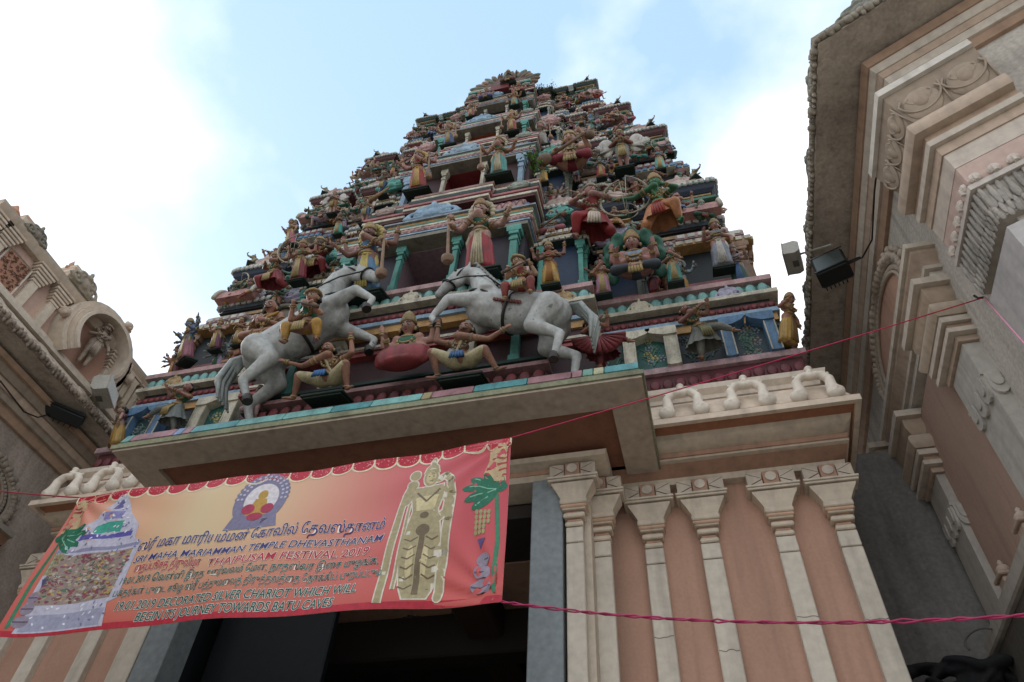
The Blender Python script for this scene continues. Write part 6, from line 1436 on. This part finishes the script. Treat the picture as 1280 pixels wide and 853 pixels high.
v = Pr(); [v.ell(gx + s * .013, .808, .006, .003, 8) for s in (-1, 1)]; v.line([(gx - .01, .778), (gx + .01, .778)], .002); v.put('statue_face', '#3c3022', 6)
# banana plant, drape and stacked pots at both ends
def side_print(x, s):
    v = Pr(); v.line([(x + s * .05, .05), (x + s * .055, .35), (x + s * .03, .68)], .012); v.put('stem_print', '#3f7a5c', 2)
    v = Pr()
    for a, l in ((2.6, .15), (3.0, .17), (3.5, .16), (2.1, .11), (3.9, .15), (.5, .06), (1.2, .08)):
        aa = a if s > 0 else pi - a
        v.ell(x + s * .03 + cos(aa) * l * .55, .66 + sin(aa) * l * .55 - .01, l * .6, .030, 12, aa)
    v.put('leaf_print', '#23694f', 3)
    v = Pr()
    for a in (2.6, 3.0, 3.5, 3.9):
        aa = a if s > 0 else pi - a
        v.line([(x + s * .03, .66), (x + s * .03 + cos(aa) * .15, .66 + sin(aa) * .15)], .003)
    v.put('leaf_vein', '#7fb59a', 4)
    v = Pr()
    for k in range(5):
        for q in range(4 - (k > 2)): v.ell(x - s * .035 + (q - 1.5) * .022, .52 - k * .03, .010, .016, 8)
    v.put('fruit_print', '#9a9468', 4)
    Pr().poly([(x - s * .055, .36), (x - s * .01, .36), (x - s * .035, .30)]).put('bud_print', '#5a4a78', 4)
    for k, (r, y) in enumerate(((.055, .09), (.045, .17), (.036, .24))): Pr().ell(x - s * .015, y, r, .038).put('pot_print', '#8d8290', 4)
    v = Pr(); [v.line([(x - s * .015 - r, y), (x - s * .015 + r, y)], .004) for r, y in ((.05, .09), (.04, .17), (.03, .24))]; v.put('pot_band', '#5b4e62', 5)
    v = Pr(); v.poly([(x + s * .085, .97), (x - s * .0, .97), (x - s * .045, .73), (x + s * .085, .70)]); v.put('drape_print', '#b9a07a', 3)
    v = Pr()
    for k in range(6): v.line([(x + s * .085, .93 - k * .038), (x + s * (.0 - .006 * k), .94 - k * .038)], .006)
    v.put('drape_stripe', '#a83c44', 4)
side_print(ASP - .10, 1); side_print(.10, -1)

# ------------------------------------------------------------------ strings
def cord(name, pts, r, color, label, sag=0, twist=0):
    m = MB(); a, b = Vector(pts[0]), Vector(pts[-1]); n = 60
    strands = 2 if twist else 1; rr = random.Random(len(pts) + int(a.x * 10))
    jit = [rr.uniform(-1, 1) for _ in range(n + 1)]
    for s in range(strands):
        P_ = []
        for k in range(n + 1):
            t = k / n; p = a.lerp(b, t) - Vector((0, 0, sag * 4 * t * (1 - t)))
            if twist: p += Vector((0, r * 1.3 * sin(t * twist + s * pi), r * (1.3 + .9 * jit[k]) * cos(t * twist + s * pi)))
            P_.append(p)
        m.tube(P_, r, 6)
    o = link(name, m.mesh(name, M['plain'], True), color=color); tag(o, label, 'string'); return o
tr = bsurf(1, 1); br = bsurf(1, 0); tl = bsurf(0, 1)
cord('string', [tr, at(1230, 372, X=3.10)], .006, '#b5244c', 'thin crimson string rising from the top right banner corner to the right building', sag=.02)
cord('string', [at(1230, 372, X=3.10), at(1290, 440, Y=3.4)], .006, '#d0869c', 'faded pink string trailing down from the hook at the right edge', sag=.04)
cord('string', [br, at(1300, 768, Y=4.3)], .0062, '#a8325c', 'twisted magenta string running right from the lower banner corner', sag=.10, twist=70)
cord('string', [tl, at(-20, 612, Y=6.0)], .008, '#b03c50', 'red string tying the left banner corner towards the left building', sag=.01)
hk = MB().tube([(0, 0, 0), (-.05, 0, 0), (-.07, 0, .05)], .012, 6); hp = at(1230, 372, X=3.11); tag(link('wall_hook', hk.mesh('wall_hook', M['metal']), color='#2b2825', loc=hp), 'small dark hook in the grey wall holding the crimson string', 'hook')

# ------------------------------------------------------------------ floodlights
def flood(p, rz, tilt, size, label, rod):
    r = empty('floodlight', p, rz); rod = Matrix.Rotation(-rz, 3, 'Z') @ (Vector(rod) - p); tag(r, label, 'floodlight'); s = size
    m = MB(); m.loft([[(-.5 * s, y, -h), (.5 * s, y, -h), (.5 * s, y, h), (-.5 * s, y, h)] for y, h in ((-.32 * s, .30 * s), (.05 * s, .34 * s), (.2 * s, .22 * s))]); m.xf(Matrix.Rotation(tilt, 4, 'X'))
    b = link('housing', m.mesh('housing', M['metal']), r, color='#a39f94')
    m = MB().bbox(-.53 * s, .53 * s, -.37 * s, -.32 * s, -.33 * s, .33 * s, .01); m.xf(Matrix.Rotation(tilt, 4, 'X')); link('front_frame', m.mesh('front_frame', M['metal']), b, color='#9f9a90')
    m = MB().box(-.15 * s, .12 * s, -.10 * s, .10 * s, -.345 * s, -.338 * s); m.xf(Matrix.Rotation(tilt, 4, 'X')); link('label_plate', m.mesh('label_plate', M['plain']), b, color='#5c5850')
    m = MB().tube([(0, .15 * s, .1 * s), rod], .016, 6); link('bracket', m.mesh('bracket', M['metal']), r, color='#8d887d')
    return r
def speaker(p, rz, w, h, d, label, rod, tilt=0):
    r = empty('black_floodlight', p, rz); rod = Matrix.Rotation(-rz, 3, 'Z') @ (Vector(rod) - p); tag(r, label, 'floodlight')
    R_ = Matrix.Rotation(tilt, 4, 'X')
    m = MB().bbox(-w / 2, w / 2, -d / 2, d / 2, -h / 2, h / 2, .025).xf(R_); b = link('case', m.mesh('case', M['metal']), r, color='#171a1b')
    m = MB().bbox(-w / 2 + .03, w / 2 - .03, -d / 2 - .012, -d / 2 + .004, -h / 2 + .03, h / 2 - .03, .004).xf(R_); link('glass', m.mesh('glass', M['metal']), b, color='#39423f')
    m = MB().bbox(-w / 2 - .01, w / 2 + .01, -d / 2 - .02, -d / 2 - .013, -h / 2, -h / 2 + .03, .002).bbox(-w / 2 - .01, w / 2 + .01, -d / 2 - .02, -d / 2 - .013, h / 2 - .03, h / 2, .002).xf(R_); link('frame', m.mesh('frame', M['metal']), b, color='#0f1112')
    for k in range(6):
        m = MB().box(-w / 2 + .04 + k * (w - .1) / 6, -w / 2 + .055 + k * (w - .1) / 6, d / 2, d / 2 + .05, -h / 2 + .03, h / 2 - .03).xf(R_); link('cooling_fin', m.mesh('cooling_fin', M['metal']), b, color='#1d2021')
    m = MB().tube([(0, 0, 0), rod], .018, 6); link('bracket', m.mesh('bracket', M['metal']), r, color='#26282a'); return r
flood(at(994, 322, X=2.2), -pi / 2 - .2, -.15, .42, 'pale grey floodlight sticking out from the right eaves against the sky', at(1040, 306, X=2.42))
speaker(at(1040, 336, X=2.42), -.35, .42, .46, .26, 'black square floodlight hanging under the right eaves', at(1075, 322, X=2.85), tilt=-.25)
flood(at(127, 490, X=-9.3), pi / 2 + .4, -.2, .5, 'pale grey floodlight on the left eaves below the arched niche', at(95, 512, X=-9.6))
speaker(at(82, 516, X=-9.75), .9, .62, .42, .22, 'black rectangular floodlight under the left eaves', at(60, 520, X=-9.95), tilt=-.7)
cb1 = MB().tube([at(1060, 330, X=2.6), at(1078, 322, X=2.8), at(1090, 300, X=2.88), at(1093, 240, X=2.9), at(1100, 180, X=2.95)], .012, 6); tag(link('power_cable', cb1.mesh('power_cable', M['plain'], True), color='#1e1c1a'), 'dark cable climbing the moulding above the right black floodlight', 'cable')
cb2 = MB().tube([at(0, 476, X=-9.8), at(30, 515, X=-9.8), at(47, 522, X=-9.8), at(66, 517, X=-9.8)], .012, 6); tag(link('power_cable', cb2.mesh('power_cable', M['plain'], True), color='#1e1c1a'), 'dark cable looping along the moulding to the left black floodlight', 'cable')

# ------------------------------------------------------------------ plants growing from the masonry
def plant(name, p, R_, n, label, cols, seed, cat='plant', leaf=.05):
    rr = random.Random(seed); r = empty(name, p); tag(r, label, cat)
    st = MB(); lv = MB()
    for k in range(7):
        a = rr.uniform(0, 6.28); e = rr.uniform(.3, 1.3); tip = Vector((cos(a) * cos(e), sin(a) * cos(e), sin(e))) * R_ * rr.uniform(.6, 1.1)
        mid = tip * .5 + Vector((rr.uniform(-.1, .1), rr.uniform(-.1, .1), .1)) * R_; st.tube([(0, 0, 0), mid, tip], [.02 * R_ * 2, .012 * R_ * 2, .004], 5)
        for q in range(n // 7):
            t = rr.random(); c = mid.lerp(tip, t * 1.1) + Vector((rr.gauss(0, .16), rr.gauss(0, .16), rr.gauss(0, .14))) * R_
            d = Vector((rr.uniform(-1, 1), rr.uniform(-1, 1), rr.uniform(-.6, .5))).normalized(); s = d.orthogonal().normalized(); L = leaf * rr.uniform(.7, 1.4)
            lv.add([c, c + d * L * .5 + s * L * .28, c + d * L, c + d * L * .5 - s * L * .28], [(0, 1, 2, 3)])
    link('stem', st.mesh('stem', M['paint'], True), r, color='#4a4030'); link('foliage', lv.mesh('foliage', M['plain']), r, color=cols, kind='stuff'); return r
plant('wild_fig', at(676, 118, Y=8.3), .42, 420, 'dark wild fig sprouting between the two roof crests near the top', '#23301f', 3)
plant('green_weed', at(664, 205, Y=6.35), .26, 160, 'bright green weed growing beside the teal robed guardian', '#4e7a24', 5, leaf=.06)
tp = MB(); rt = random.Random(6); c0 = at(1190, 842, Y=8.1)
for k in range(34): tp.ell((rt.uniform(-.50, .50), rt.uniform(-.1, .1), rt.uniform(-.35, .12)), (rt.uniform(.10, .26), .10, rt.uniform(.03, .07)), Matrix.Rotation(rt.uniform(-.7, .7), 3, 'Y'), n=9, m=6)
tag(link('tarpaulin_heap', sculpt(tp, 'tarpaulin_heap', M['conc'], .02, 1), color='#1d1e20', loc=c0), 'crumpled black tarpaulin heap in the shadowed gap at the lower right', 'tarpaulin')
tag(link('wire_loop', MB().tube([(.22 * cos(a_), .02 * sin(3 * a_), .16 * sin(a_)) for a_ in [pi * .0 + pi * 1.1 * k / 14 for k in range(15)]], .012, 6).mesh('wire_loop', M['plain'], True), color='#5c5750', loc=c0 + Vector((.42, -.1, .22))), 'dark cable loop beside the black tarpaulin heap', 'cable')
part('spire', MB().lathe([(.16, 0), (.18, .1), (.12, .2), (.14, .3), (.06, .42), (.02, .5)], (AX - .35, 4.0, 11.3), 10), '#b5866c', lb, mat='plaster', smooth=40)
